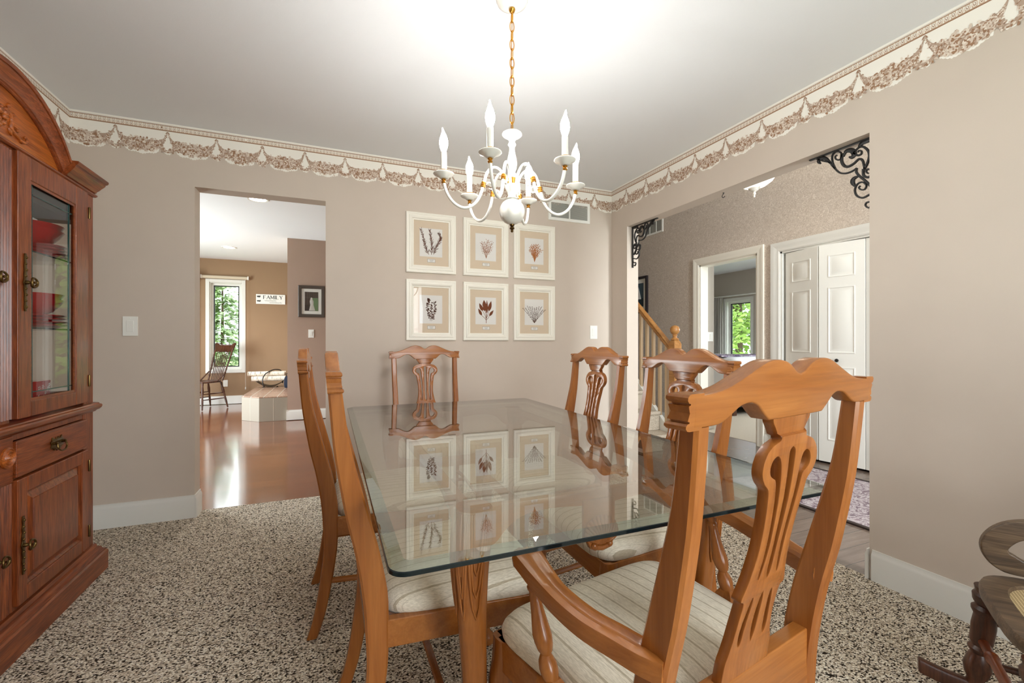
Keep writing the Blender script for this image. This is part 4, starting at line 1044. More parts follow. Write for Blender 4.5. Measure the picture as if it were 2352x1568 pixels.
    if i == 4:
        for (x0, z0, x, z, a, ln, wd) in ((0, -.07, -.036, -.035, 2.05, .062, .022), (0, -.06, -.028, .0, 2.0, .068, .026), (0, -.06, -.012, .02, 1.66, .068, .032), (0, -.06, .006, -.02, 1.56, .108, .020), (0, -.06, .022, .0, 1.32, .085, .028), (0, -.07, .026, -.038, .92, .06, .022), (0, -.06, -.008, .0, 1.8, .05, .03)):
            f.stem(cr([(x0, z0), ((x0 + x) / 2 + .004, (z0 + z) / 2), (x, z)], 5), .003); f.leaf(x, z, a, ln, wd, 10)
        f.stem([(0, -.095), (0, -.06)], .004); return f.mb, 'd5'
    for k in range(11):
        a = radians(56 + 68 * k / 10); ln = .142 * r.uniform(.85, 1.05); bend = (a - pi / 2) * .02
        p = [(.0 + ln * t * cos(a) - bend * t * t * 2, -.088 + ln * t * sin(a)) for t in [j / 15 for j in range(16)]]
        f.stem(p, .0014)
        for j in range(1, 16):
            for s in (-1, 1):
                if r.random() < (.45 if j < 7 else .75): f.leaf(p[j][0], p[j][1], a + s * .9, .0070, .0046, 3)
    return f.mb, 'd4'
FRL = ['upper row beside the doorway, three dark feathery stems', 'upper row middle, behind chandelier, sparse pale tan branching seaweed', 'upper row below the wall vent, bushy amber seaweed',
       'lower row beside the doorway, sprig of small dark leaf flecks', 'lower row middle, large russet oval leaves', 'lower row under the vent, fan of fine dotted sprigs']
FRX = [(.517, .894), (.952, 1.327), (1.373, 1.747)]
for r_ in range(2):
    for c_ in range(3):
        x0, x1 = FRX[c_]; z0, z1 = ((1.612, 2.060), (1.108, 1.562))[r_]; w_, h_ = x1 - x0, z1 - z0; i = r_ * 3 + c_
        t = thing('picture_frame', 'cream framed pressed plant, ' + FRL[i], 'picture', ((x0 + x1) / 2, YB, (z0 + z1) / 2), 0, 'cream framed pressed plants on the back wall')
        pr = [(0, 0), (0, -.014), (.004, -.018), (.012, -.018), (.014, -.016), (.022, -.016), (.024, -.020), (.034, -.022), (.044, -.018), (.048, -.012), (.056, -.010), (.058, -.004), (.058, 0)]
        mb = MB(); a, b = w_ / 2, h_ / 2
        rs = []
        for (cx, cz) in ((-a, -b), (a, -b), (a, b), (-a, b)): rs.append([(cx - math.copysign(u, cx), v, cz - math.copysign(u, cz)) for u, v in pr])
        mb.rings(rs, 0, False, True); mb.build('frame', M['creamtrim'], t, smooth=25)
        mb = MB(); mb.box(-a + .05, a - .05, -.006, -.001, -b + .05, b - .05); mb.build('mat_board', PB['mat'], t)
        mb = MB(); mb.box(-.088, .083, -.0068, -.0058, -.100, .112); mb.build('pressing_paper', PB['paper'], t)
        pm, cc = plant(i, -.0071)
        pm.v = [(x, y, z + .004) for x, y, z in pm.v]; pm.build('pressed_plant', PB[cc], t, recalc=False)
        mb = MB(); mb.box(-.030, .030, -.0066, -.0058, -.142, -.117, 1); mb.box(-.0285, .0285, -.0070, -.0060, -.1405, -.1185, 0)
        for q in range(3): mb.box(-.016 + .003 * q, .016 - .003 * q, -.0073, -.0065, -.1245 - .0055 * q, -.1232 - .0055 * q, 1)
        mb.build('caption_card', [PB['paper'], PB['ink']], t)
        mb = MB(); mb.box(-a + .052, a - .052, -.0090, -.0082, -b + .052, b - .052); mb.build('glass_pane', GP, t)

# ---------------- vents, switches, iron brackets
def vent(label, cx, cz, w_, h_, face, pos, bars=1):
    t = thing('air_vent', label, 'vent', (cx, pos, cz) if face == 'y' else (pos, cx, cz)); t.rotation_euler.z = 0 if face == 'y' else radians(-90)
    mb = MB(); a, b = w_ / 2, h_ / 2; f = .024
    for (x0, x1, z0, z1) in ((-a, a, b - f, b), (-a, a, -b, -b + f), (-a, -a + f, -b + f, b - f), (a - f, a, -b + f, b - f)): mb.box(x0, x1, -.010, 0, z0, z1)
    for k in range(bars): x = -a + w_ * (k + 1) / (bars + 1); mb.box(x - .006, x + .006, -.009, 0, -b + f, b - f)
    mb.build('vent_frame', M['plate'], t)
    mb = MB(); mb.box(-a + .01, a - .01, -.002, 0, -b + .01, b - .01, 1); z = -b + f + .004
    while z < b - f: mb.add([(-a + f, -.0065, z), (a - f, -.0065, z), (a - f, -.0045, z + .0065), (-a + f, -.0045, z + .0065), (-a + f, -.0075, z), (a - f, -.0075, z), (a - f, -.0055, z + .0065), (-a + f, -.0055, z + .0065)], [(0, 1, 2, 3), (7, 6, 5, 4)]); z += .0085
    mb.build('grille', [M['grille'], M['grilleback']], t, recalc=False); return t
vent('white double air vent high on back wall, partly behind chandelier arm', 1.890, 2.206, .40, .172, 'y', YB)
vent('pale air vent on foyer wall, seen behind the iron bracket by the corner', 5.03, 2.695, .40, .20, 'x', 4.19, 2)
def switch(label, x, y, z, rz, n=1):
    t = thing('light_switch', label, 'light switch', (x, y, z), rz, None); wd_ = .072 + .046 * (n - 1)
    mb = MB(); mb.box(-wd_ / 2, wd_ / 2, -.006, 0, -.058, .058)
    for q in (-.047, .047): mb.lathe([(0, -.0072), (.003, -.0068), (.0034, -.006)], 8, (0, 0, q), 0, None, 'y')
    mb.build('cover_plate', M['plate'], t, bev=.002)
    for k in range(n):
        c = (k - (n - 1) / 2) * .046; mb = MB(); mb.add([(c - .0165, -.006, -.033), (c + .0165, -.006, -.033), (c + .0165, -.006, .033), (c - .0165, -.006, .033), (c - .0165, -.0075, -.033), (c + .0165, -.0075, -.033), (c + .0165, -.0105, .033), (c - .0165, -.0105, .033)], [(3, 2, 1, 0), (4, 5, 6, 7), (0, 1, 5, 4), (1, 2, 6, 5), (2, 3, 7, 6), (3, 0, 4, 7)])
        mb.build('rocker', M['plate'], t, bev=.001)
    return t
switch('white rocker light switch between china cabinet and family room doorway', -1.108, YB, 1.192, 0)
switch('white rocker light switch on back wall near the room corner', 2.132, YB, 1.18, 0)

def bracket(label, ypost, sgn):
    t = thing('iron_bracket', label, 'bracket', (2.375, ypost, 2.07), 0, 'scrolled iron corner brackets in the foyer opening')
    mb = MB(); T = .0055
    def mp(x, y): return (.031 + (2270 - x) / 850 * .273, (y - 160 - (2270 - x) * .353) * .000338 * (1 + (2270 - x) / 850 * .12))
    def curve(pts, r0, r1=None, mid=None):
        p = cr([mp(*q) for q in pts], 5); n = len(p); r1 = r0 if r1 is None else r1; rs = []
        for i, (a, b) in enumerate(p):
            f = i / (n - 1); r = r0 + (r1 - r0) * f
            if mid: r = r + (mid - r) * sin(pi * f)
            i0, i1 = max(0, i - 1), min(n - 1, i + 1); ta, tb_ = p[i1][0] - p[i0][0], p[i1][1] - p[i0][1]; l = sqrt(ta * ta + tb_ * tb_) or 1; na, nb = -tb_ / l, ta / l
            rs.append([(x, sgn * (a + na * u), -(b + nb * u)) for x, u in ((-T, -r * .7), (-T * .6, -r), (T * .6, -r), (T, -r * .7), (T, r * .7), (T * .6, r), (-T * .6, r), (-T, r * .7))])
        mb.rings(rs)
    curve([(1500, 455), (1600, 480), (1700, 500), (1760, 560), (1850, 640), (1940, 655), (2030, 630), (2100, 585)], .004, .004)
    curve([(1790, 590), (1750, 500), (1745, 410), (1790, 355), (1850, 350), (1890, 390), (1880, 440), (1840, 465), (1795, 450), (1790, 415), (1815, 400)], .0045, .003)
    curve([(1560, 520), (1530, 490), (1570, 445), (1640, 445), (1720, 510)], .003, .004, .010)
    curve([(1890, 380), (1885, 480), (1920, 545), (1980, 560), (2060, 520), (2130, 460), (2180, 480), (2200, 560), (2210, 620)], .007, .004)
    curve([(1910, 420), (1950, 345), (2030, 335), (2065, 385), (2035, 430), (1995, 425)], .004, .003, .012)
    curve([(2050, 390), (2110, 310), (2180, 285), (2250, 340), (2270, 420), (2245, 520), (2205, 600)], .004, .006)
    curve([(2070, 375), (2110, 405), (2160, 390), (2165, 350), (2130, 340), (2115, 365)], .005, .003)
    curve([(2130, 290), (2180, 230), (2270, 190), (2340, 170)], .004, .006, .012)
    curve([(2100, 585), (2095, 640), (2140, 700), (2220, 770), (2300, 860)], .005, .005)
    curve([(2190, 600), (2195, 690), (2250, 720), (2300, 690), (2300, 630), (2250, 605), (2230, 640), (2255, 665)], .006, .003)
    curve([(2120, 700), (2055, 735), (2045, 790), (2085, 845)], .003, .003, .010)
    curve([(2340, 930), (2270, 965), (2180, 1005), (2100, 970), (2075, 890), (2110, 810), (2180, 785), (2230, 830), (2210, 885), (2160, 890), (2130, 860), (2150, 835)], .0045, .003)
    curve([(2340, 1010), (2290, 1060), (2235, 1075), (2220, 1115), (2260, 1150), (2290, 1125)], .004, .003)
    mb.box(-T - .002, T + .002, *sorted((sgn * .0, sgn * .315)), -.007, -.001); mb.box(-T - .002, T + .002, *sorted((sgn * .001, sgn * .008)), -.345, -.001)
    return mb.build('scrollwork', M['iron'], t, smooth=50)
bracket('black scrolled iron bracket at end of opening beside the closet', 1.29, 1)
bracket('black scrolled iron bracket at end of opening beside the room corner', 3.117, -1)
hk = thing('cup_hook', 'tiny dark cup hook screwed under the foyer opening header', 'hook', (2.375, 2.17, 2.07))
mb = MB(); mb.tube([(0, 0, 0), (0, 0, -.010)] + [(0, .011 * sin(a), -.021 + .011 * cos(a)) for a in [0.2 + 4.2 * i / 12 for i in range(13)]], .0022, 6); mb.lathe([(.006, -.001), (.005, -.004), (.002, -.005)], 10); mb.build('hook', M['iron'], hk)

# ================================================================ FAMILY ROOM
def turned(mb, p0, p1, prof, n=10, m=0):
    """turned spindle from p0 to p1; prof = (radius, t)"""
    p0 = Vector(p0); p1 = Vector(p1); return mb.tube([p0.lerp(p1, t) for r, t in prof], [r for r, t in prof], n, m)
LEGP = [(.010, 0), (.013, .04), (.012, .10), (.016, .2), (.0165, .38), (.012, .46), (.017, .50), (.012, .54), (.019, .60), (.0205, .72), (.014, .86), (.013, .9), (.017, .94), (.015, 1)]
def spindle_chair(label):
    t = thing('side_chair', label, 'chair', (-1.90, 8.70, 0), radians(48 + 90))   # faces +y locally
    mb = MB(); rs = []
    for z, k in [(.425, .93), (.432, .99), (.445, 1), (.452, .98), (.450, .8), (.446, .2)]:
        ring = []
        for j in range(28):
            a = 2 * pi * j / 28; e = .7; x = .205 * math.copysign(abs(cos(a)) ** e, cos(a)) * (1 + .08 * sin(a)); y = .20 * math.copysign(abs(sin(a)) ** e, sin(a)); ring.append((x * k, y * k, z))
        rs.append(ring)
    mb.rings(rs); mb.build('seat', M['walnut'], t)
    for sx in (-1, 1):
        for sy in (-1, 1): turned(MB(), (sx * .205, sy * .20 - (.035 if sy < 0 else 0), 0), (sx * .15, sy * .155, .43), LEGP).build('leg', M['walnut'], t)
    for sx in (-1, 1):
        for z in (.16, .25): f = z / .43; turned(MB(), (sx * (.205 - .055 * f), .2 - .045 * f, z), (sx * (.205 - .055 * f), -.235 + .08 * f, z), [(.006, 0), (.011, .5), (.006, 1)], 8).build('stretcher', M['walnut'], t)
    for z in (.20, .29): f = z / .43; turned(MB(), (-.205 + .055 * f, .2 - .045 * f, z), (.205 - .055 * f, .2 - .045 * f, z), [(.006, 0), (.012, .5), (.006, 1)], 8).build('stretcher', M['walnut'], t)
    bk = lambda z: -.17 - .30 * (z - .45)
    for s in (-1, 1):
        pr = [(.014, 0)] + [(.016 if i % 2 else .011, .08 + i * .055) for i in range(15)] + [(.013, 1)]
        turned(MB(), (s * .165, bk(.45), .45), (s * .205, bk(.98), .98), pr).build('back_post', M['walnut'], t)
    for i in range(7):
        x = -.105 + .035 * i; turned(MB(), (x, bk(.47), .45), (x * 1.25, bk(.93), .93), [(.006, 0), (.008, .3), (.0065, .4), (.0085, .5), (.006, 1)], 7).build('spindle', M['walnut'], t)
    half = cr([(0, 1.052), (.05, 1.048), (.09, 1.058), (.13, 1.046), (.17, 1.066), (.215, 1.080), (.238, 1.062), (.228, 1.01), (.214, .965), (.20, .915), (.15, .925), (.08, .915), (0, .922)], 4)
    vs, fs = shape2d(mirror(half), (), .022, .004, 1); MB().add([(x, y + bk(z) - .02 * (1 - (x / .24) ** 2), z) for x, y, z in vs], fs).build('crest_rail', M['walnut'], t)
    for s in (-1, 1): MB().tube(cr([(s * .185, bk(.58), .60), (s * .20, bk(.5) + .03, .54), (s * .195, -.08, .47), (s * .19, -.05, .445)], 5), .010, 8).build('hip_brace', M['walnut'], t)
    return t
spindle_chair('dark spindle back wooden chair by the family room window')

# hearth
ht = thing('hearth', 'raised fireplace hearth clad in grey tiles with brick coloured top', 'hearth', (-.85, 7.9, 0))
out = [(-.555, 6.99), (-.905, 6.99), (-1.15, 7.24), (-1.15, 8.86), (-.555, 8.86)]
mb = MB(); n = len(out); mb.rings([[(x, y, z) for x, y in out] for z in (-.008, .318)]); part(mb, 'hearth_base', 'tileface', ht, bev=.003)
mb = MB()
for i in range(4):
    a, b = Vector(out[i]), Vector(out[i + 1]); d_ = (b - a); L_ = d_.length; k = max(1, round(L_ / .2)); nn = Vector((d_.y, -d_.x)).normalized() * -.0012
    if nn.dot(a - Vector((-.8, 7.9))) < 0: nn = -nn
    for j in range(1, k + (0 if i < 3 else 0)):
        p = a + d_ * j / k; q = d_.normalized() * .003; mb.add([(v.x, v.y, z) for z in (0, .318) for v in (p - q + nn, p + q + nn)], [(0, 1, 3, 2)])
part(mb, 'grout_line', 'grout', ht, recalc=False)
mb = MB(); mb.rings([[(x, y, z) for x, y in out] for z in (.318, .334)]); part(mb, 'tile_top', 'tiletop', ht, bev=.004)

# log carrier with birch logs
lc = thing('log_carrier', 'dark metal log carrier with tall loop handle on the hearth', 'basket', (-.93, 8.50, .334))
mb = MB(); rs = []
for i in range(15):
    u = -1 + 2 * i / 14; x, z = .215 * u, .012 + .10 * u * u; w_ = .12 - .045 * u * u
    rs.append([(x, -w_, z + .012), (x, -w_ * .8, z), (x, w_ * .8, z), (x, w_, z + .012), (x, w_ * .8, z + .008), (x, -w_ * .8, z + .008)])
mb.rings(rs); mb.build('cradle', mat('olive black metal', (54, 52, 38), .4, .6), lc, smooth=50)
mb = MB(); mb.tube(cr([(-.09, -.128, .03), (-.10, -.135, .14), (-.06, -.11, .23), (.03, -.05, .285), (.09, .0, .292), (.15, .06, .27), (.18, .11, .18), (.17, .118, .05)], 5), .0085, 8); mb.build('handle', M['iron'], lc)
for s in (-1, 1): MB().tube([(s * .10, -.10, .006), (s * .10, -.05, .010), (s * .10, .05, .010), (s * .10, .10, .006)], .006, 6).build('foot', M['iron'], lc)
m, nt, p = newmat('birch bark'); nb = noise(nt, coords(nt, (8, 1, 1)), 12, 4); rr = ramp(nt, nb.outputs[0], [(.33, (46, 38, 32)), (.40, (222, 210, 192)), (.7, (240, 232, 218))]); nt.links.new(rr.outputs[0], p.inputs['Base Color']); p.inputs['Roughness'].default_value = .8; M['birch'] = m
M['logend'] = mat('cut log end', (150, 104, 66), .8)
def log(label, loc, rz, ry, r, ln):
    mb = MB(); rs = []; rnd = random.Random(int(r * 9999))
    for i in range(9):
        f = i / 8; rs.append([(-ln / 2 + ln * f, (r + rnd.uniform(-.002, .002)) * cos(2 * pi * j / 14), (r + rnd.uniform(-.002, .002)) * sin(2 * pi * j / 14)) for j in range(14)])
    mb.rings(rs, 0, False); mb.add(rs[0], [tuple(range(14))], 1); mb.add(rs[-1], [tuple(range(14))], 1)
    o = mb.build('birch_log', [M['birch'], M['logend']]); o.location = loc; o.rotation_euler = (0, ry, rz); tag(o, label, 'log', 'birch logs in the carrier'); return o
log('white birch log low in the carrier, next to the camera side', (-.95, 8.440, .482), .02, 0, .042, .50)
log('white birch log low in the carrier, on the wall side', (-.93, 8.535, .482), -.02, 0, .042, .46)
log('longest birch log resting on top, sticking out of the carrier', (-.985, 8.458, .565), .03, 0, .038, .54)
log('thin birch log on top, behind the carrier handle', (-.91, 8.548, .561), -.02, 0, .034, .42)
gb = thing('wood_bag', 'dark blue bag standing on hearth beside the log carrier', 'bag', (-.645, 8.33, .334))
mb = MB(); mb.rings([[(sx * (.055 + k), sy * (.08 + k), z) for sx, sy in ((-1, -1), (1, -1), (1, 1), (-1, 1))] for z, k in ((0, 0), (.06, .008), (.14, .006), (.19, -.01))]); mb.build('body', mat('navy canvas', (30, 38, 58), .8), gb, bev=.012, seg=3)
MB().tube(cr([(-.03, 0, .185), (-.025, 0, .23), (.025, 0, .23), (.03, 0, .185)], 5), .005, 6).build('handle', M['iron'], gb)

# sign reading FAMILY
sg = thing('wall_sign', 'white wooden sign lettered FAMILY on the tan family room wall', 'sign', (-1.0, 9.2, 1.868))
mb = MB(); mb.box(-.236, .236, -.022, 0, -.088, .088); mb.build('board', [M['plate']], sg, bev=.002)
STK = {'F': [(0, 0, 0, 1, 1), (0, 1, .62, 1, 0), (0, .52, .46, .52, 0)], 'A': [(0, 0, .38, 1, 0), (.38, 1, .78, 0, 1), (.15, .36, .62, .36, 0)], 'M': [(.04, 0, .04, 1, 0), (.04, 1, .45, .12, 1), (.45, .12, .86, 1, 0), (.86, 1, .86, 0, 1)],
       'I': [(0, 0, 0, 1, 1)], 'L': [(0, 0, 0, 1, 1), (0, 0, .62, 0, 0)], 'Y': [(0, 1, .38, .48, 1), (.76, 1, .38, .48, 0), (.38, 0, .38, .48, 1)]}
SER = {'F': [(0, 0), (0, 1)], 'A': [(0, 0), (.78, 0)], 'M': [(.04, 0), (.86, 0), (.04, 1), (.86, 1)], 'I': [(0, 0), (0, 1)], 'L': [(0, 0), (0, 1)], 'Y': [(.38, 0), (0, 1), (.76, 1)]}
WID = {'F': .72, 'A': .86, 'M': 1.06, 'I': .22, 'L': .74, 'Y': .80}
mb = MB(); x = -.115; H_ = .060; z0 = .005
def bar(x0, z0_, x1, z1_, w_): 
    d_ = Vector((x1 - x0, 0, z1_ - z0_)); nn = Vector((-d_.z, 0, d_.x)).normalized() * w_ / 2; a, b = Vector((x0, 0, z0_)), Vector((x1, 0, z1_))
    mb.add([(v.x, y, v.z) for y in (-.0235, -.021) for v in (a + nn, b + nn, b - nn, a - nn)], [(0, 1, 2, 3), (4, 5, 6, 7), (0, 1, 5, 4), (2, 3, 7, 6), (1, 2, 6, 5), (3, 0, 4, 7)])
for chh in 'FAMILY':
    for (a, b, c_, d_, th) in STK[chh]: bar(x + a * H_, z0 + b * H_, x + c_ * H_, z0 + d_ * H_, .0105 if th else .005)
    for (a, b) in SER[chh]: bar(x + (a - .14) * H_, z0 + b * H_, x + (a + .14) * H_, z0 + b * H_, .004)
    x += (WID[chh] + .10) * H_ * 1.05
for (xa, zz, ln, am) in ((-.220, .045, .055, .014), (-.220, -.035, .06, .012), (-.10, -.028, .19, .006), (-.02, -.062, .20, .006)):
    pts = [(xa + ln * i / 40, zz + am * sin(i * 1.3) * (1 if i % 7 else 1.8)) for i in range(41)]
    for (a, b), (c_, d_) in zip(pts, pts[1:]): bar(a, b, c_, d_, .0032)
mb.build('lettering', M['dark'], sg)

# framed portrait
fp = thing('picture_frame', 'dark wooden framed wedding photograph with white mat on the rosy tan wall', 'picture', (-.245, 6.97, 1.670))
mb = MB(); rs = []
for (cx, cz) in ((-.172, -.224), (.172, -.224), (.172, .224), (-.172, .224)): rs.append([(cx - math.copysign(u, cx), v, cz - math.copysign(u, cz)) for u, v in ((0, 0), (0, -.02), (.006, -.026), (.038, -.022), (.044, -.010), (.044, 0))])
mb.rings(rs, 0, False, True); mb.build('frame', mat('weathered dark wood', (74, 64, 56), .5), fp, smooth=25)
mb = MB(); mb.box(-.13, .13, -.008, -.002, -.182, .182); mb.build('mat_board', M['plate'], fp)
ph = [mat('photo dark brown', (64, 52, 46), .3), mat('photo brown stripe', (92, 76, 66), .3), mat('photo green', (112, 138, 100), .3), mat('photo pale', (214, 212, 204), .3)]
mb = MB(); mb.box(-.088, .088, -.0095, -.008, -.135, .135, 0)
for i in range(7): mb.box(-.084 + i * .025, -.074 + i * .025, -.0102, -.009, -.05, .133, 1)
mb.box(-.005, .086, -.0108, -.009, -.133, .05, 2)
vs, fs = shape2d([(.0, .055), (.014, .05), (.016, .03), (.03, .0), (.028, -.05), (.05, -.13), (-.03, -.13), (-.012, -.05), (-.02, 0), (-.012, .03), (-.01, .05)], (), .0012, .0002, 1); mb.add([(a - .002, b - .0112, c_) for a, b, c_ in vs], fs, 3)
mb.build('photograph', ph, fp)
mb = MB(); mb.box(-.13, .13, -.0125, -.012, -.182, .182); mb.build('glass_pane', GP, fp)
switch('white light switch below the wedding photograph', -.25, 6.97, 1.212, 0)
ol = thing('wall_outlet', 'white wall outlet low beside the spindle chair', 'outlet', (-1.71, 9.2, .362))
mb = MB(); mb.box(-.036, .036, -.006, 0, -.058, .058); mb.build('cover_plate', M['plate'], ol, bev=.002)
for s in (-1, 1): MB().lathe([(.0, -.009), (.016, -.009), (.017, -.006)], 16, (0, 0, s * .02), 0, None, 'y').build('socket', M['plate'], ol)
# recessed lights
for (x, y, lb) in ((-.68, 5.18, 'round recessed ceiling light in front, just inside the family room doorway'), (-1.44, 8.0, 'round recessed ceiling light deeper in the family room, by the tan wall')):
    t = thing('recessed_light', lb, 'ceiling light', (x, y, FH), 0, 'recessed ceiling lights in the family room')
    MB().lathe([(.075, 0), (.098, 0), (.096, -.008), (.078, -.006)], 32, loop=True).build('trim_ring', M['plate'], t)
    MB().lathe([(0, -.003), (.078, -.003), (.078, 0), (0, 0)], 32).build('diffuser', M['lamp'], t)
    d_ = bpy.data.lights.new('recessed', 'SPOT'); d_.energy = 45; d_.spot_size = radians(120); d_.spot_blend = .6; d_.shadow_soft_size = .07; d_.color = (1, .94, .85)
    o = bpy.data.objects.new('recessed_lamp', d_); COL.objects.link(o); o.parent = t; o.location = (0, 0, -.02)
# roller shade and vertical blinds
rs_ = thing('roller_shade', 'rolled up beige window shade above the family room window', 'shade', (-1.705, 9.18, 2.225))
MB().lathe([(.0, -.345), (.028, -.345), (.028, .345), (0, .345)], 18, (0, -.03, 0), 0, None, 'x').build('shade_roll', mat('beige shade cloth', (206, 192, 170), .8), rs_)
for s in (-1, 1): mb = MB(); mb.box(s * .352 - .008, s * .352 + .008, -.062, .0, -.03, .03); mb.build('bracket', M['plate'], rs_)
MB().tube([(.31, -.045, -.02), (.312, -.045, -1.0), (.314, -.045, -1.93)], .0025, 5).build('pull_cord', M['creamtrim'], rs_)
MB().lathe([(0, -1.93), (.008, -1.935), (.010, -1.97), (0, -1.985)], 10, (.314, -.045, 0)).build('cord_weight', M['plate'], rs_)
vb = thing('vertical_blinds', 'brown vertical blinds with white valance in corner behind spindle chair', 'blinds', (-2.60, 9.10, 0))
mb = MB()
for i in range(11):
    x = -.42 + i * .087; a = .95; c_, s_ = cos(a) * .045, sin(a) * .045; mb.add([(x - c_, -s_ * .8, z) for z in (.03, 2.16)] + [(x + c_, s_ * .8, z) for z in (2.16, .03)] + [(x - c_ + .002, -s_ * .8 + .002, z) for z in (.03, 2.16)] + [(x + c_ + .002, s_ * .8 + .002, z) for z in (2.16, .03)], [(0, 1, 2, 3), (7, 6, 5, 4)], i % 3 == 1)
mb.build('blind_slats', [mat('brown blind slat', (104, 84, 66), .6), mat('pale blind slat', (196, 186, 170), .6)], vb, recalc=False)
mb = MB(); mb.box(-.50, .51, -.09, .07, 2.16, 2.26); mb.build('valance', M['plate'], vb, bev=.01)

# ================================================================ FOYER AND STAIRS
sm = MB(); SL = .89
for i in range(10):
    y0 = 3.60 + i * .222; z1_ = .155 + i * .197
    sm.box(2.50, 3.27, y0, y0 + .222 * (10 - i) if i < 9 else y0 + .6, max(-.006, z1_ - .197), z1_, 0)
    sm.box(2.50, 3.27, y0 - .022, y0 + .02, z1_ - .03, z1_ + .004, 0)
struct(sm, 'stairs', [M['cut']], bev=.008)
mb = MB(); rs = []
for y, z in ((3.50, .02), (6.2, .02 + .886 * 2.7)): rs.append([(3.27, y, z - .30), (3.31, y, z - .30), (3.31, y, z), (3.27, y, z)])
mb.rings(rs); struct(mb, 'trim_6', M['plate'])
rl = thing('stair_railing', 'golden oak stair railing with ball topped newel post and slim balusters', 'railing', (3.29, 3.62, 0))
RZ = lambda y: 1.03 + .872 * (y - 3.66)
mb = MB(); rs = []
for y in (3.66, 6.1): rs.append([(x, y - 3.62, RZ(y) + z) for x, z in [(-.028, -.035), (.028, -.035), (.030, -.012), (.024, -.006), (.030, .004), (.030, .018), (.018, .030), (-.018, .030), (-.030, .018), (-.030, .004), (-.024, -.006), (-.030, -.012)]])
mb.rings([[(a - 0, b, c_) for a, b, c_ in r] for r in rs]); mb.build('handrail', M['stairoak'], rl, smooth=30)
mb = MB()
for z, h in ((0, .045), (.95, .045), (1.085, .045), (1.10, .040), (1.118, .034)): pass
mb.rings([[(a * h, b * h - 0, z) for a, b in ((-1, -1), (1, -1), (1, 1), (-1, 1))] for z, h in ((-.008, .050), (.22, .050), (.24, .042), (.92, .042), (.935, .046), (1.075, .046), (1.10, .036), (1.118, .026))])
mb.lathe([(.024, 1.11), (.040, 1.118), (.042, 1.126), (.030, 1.134), (.020, 1.142), (.018, 1.152), (.026, 1.158), (.026, 1.164), (.018, 1.170), (.030, 1.178), (.044, 1.195), (.050, 1.216), (.047, 1.236), (.036, 1.254), (.018, 1.264), (0, 1.267)], 22)
mb.build('newel_post', M['stairoak'], rl, bev=.003, smooth=35)
i = 0; y = 3.74
while y < 6.0:
    zb_ = .02 + .886 * (y - 3.50); zt_ = RZ(y) - .03; mb = MB(); x = 0
    mb.rings([[(a * h, y - 3.62 + b * h, z) for a, b in ((-1, -1), (1, -1), (1, 1), (-1, 1))] for z, h in ((zb_ - .05, .015), (zt_ + .02, .015))]); mb.build('baluster', M['balu'], rl, bev=.002)
    mb = MB(); rs = []
    for yy in (y + .018, y + .086): rs.append([(a, yy - 3.62, RZ(yy) + c_) for a, c_ in ((-.014, -.055), (.014, -.055), (.014, -.034), (-.014, -.034))])
    mb.rings(rs); mb.build('fillet', M['stairoak'], rl); y += .104
fq = thing('picture_frame', 'black framed seascape print with white mat on wall above the stairs', 'picture', (4.19, 5.36, 1.775), radians(-90))
mb = MB(); rs = []
for (cx, cz) in ((-.222, -.265), (.222, -.265), (.222, .265), (-.222, .265)): rs.append([(cx - math.copysign(u, cx), v, cz - math.copysign(u, cz)) for u, v in ((0, 0), (0, -.03), (.008, -.034), (.034, -.028), (.038, -.010), (.038, 0))])
mb.rings(rs, 0, False, True); mb.build('frame', mat('black purple frame', (40, 34, 38), .35), fq, smooth=25)
mb = MB(); mb.box(-.186, .186, -.010, -.002, -.23, .23); mb.build('mat_board', M['plate'], fq)
mb = MB(); mb.box(-.13, .13, -.0115, -.010, -.17, .17, 0); mb.box(-.13, .13, -.0120, -.010, -.17, -.05, 1)
vs, fs = shape2d([(.0, .12), (.06, -.06), (-.045, -.06)], (), .001, .0002, 1); mb.add([(a + .02, b - .0125, c_) for a, b, c_ in vs], fs, 2)
mb.build('print', [mat('slate blue print', (64, 84, 96), .4), mat('dark sea print', (32, 50, 58), .4), M['plate']], fq)
pl_ = thing('pendant_light', 'frosted glass bowl pendant with white finial in the foyer', 'ceiling light', (3.40, 2.78, 2.345))
MB().lathe([(0, 0), (.006, .002), (.008, .012), (.005, .018), (.010, .026), (.013, .036), (.008, .046), (.012, .052), (.030, .060), (.034, .068), (.046, .074), (.050, .082), (.020, .088)], 24).build('finial', M['white'], pl_)
MB().lathe([(.045, .080), (.09, .098), (.14, .135), (.175, .185), (.180, .195), (.172, .190), (.13, .142), (.06, .095)], 32).build('glass_shade', M['pendantglass'], pl_)
for k in range(3):
    a = 2 * pi * k / 3 + .5; MB().tube(cr([(.05 * cos(a), .05 * sin(a), .085), (.075 * cos(a), .075 * sin(a), .075), (.085 * cos(a), .085 * sin(a), .09)], 4), .005, 6).build('scroll_arm', M['white'], pl_)
MB().lathe([(.008, .08), (.008, HH - 2.34 - .02), (.06, HH - 2.34 - .015), (.06, HH - 2.34)], 16).build('stem', M['white'], pl_)
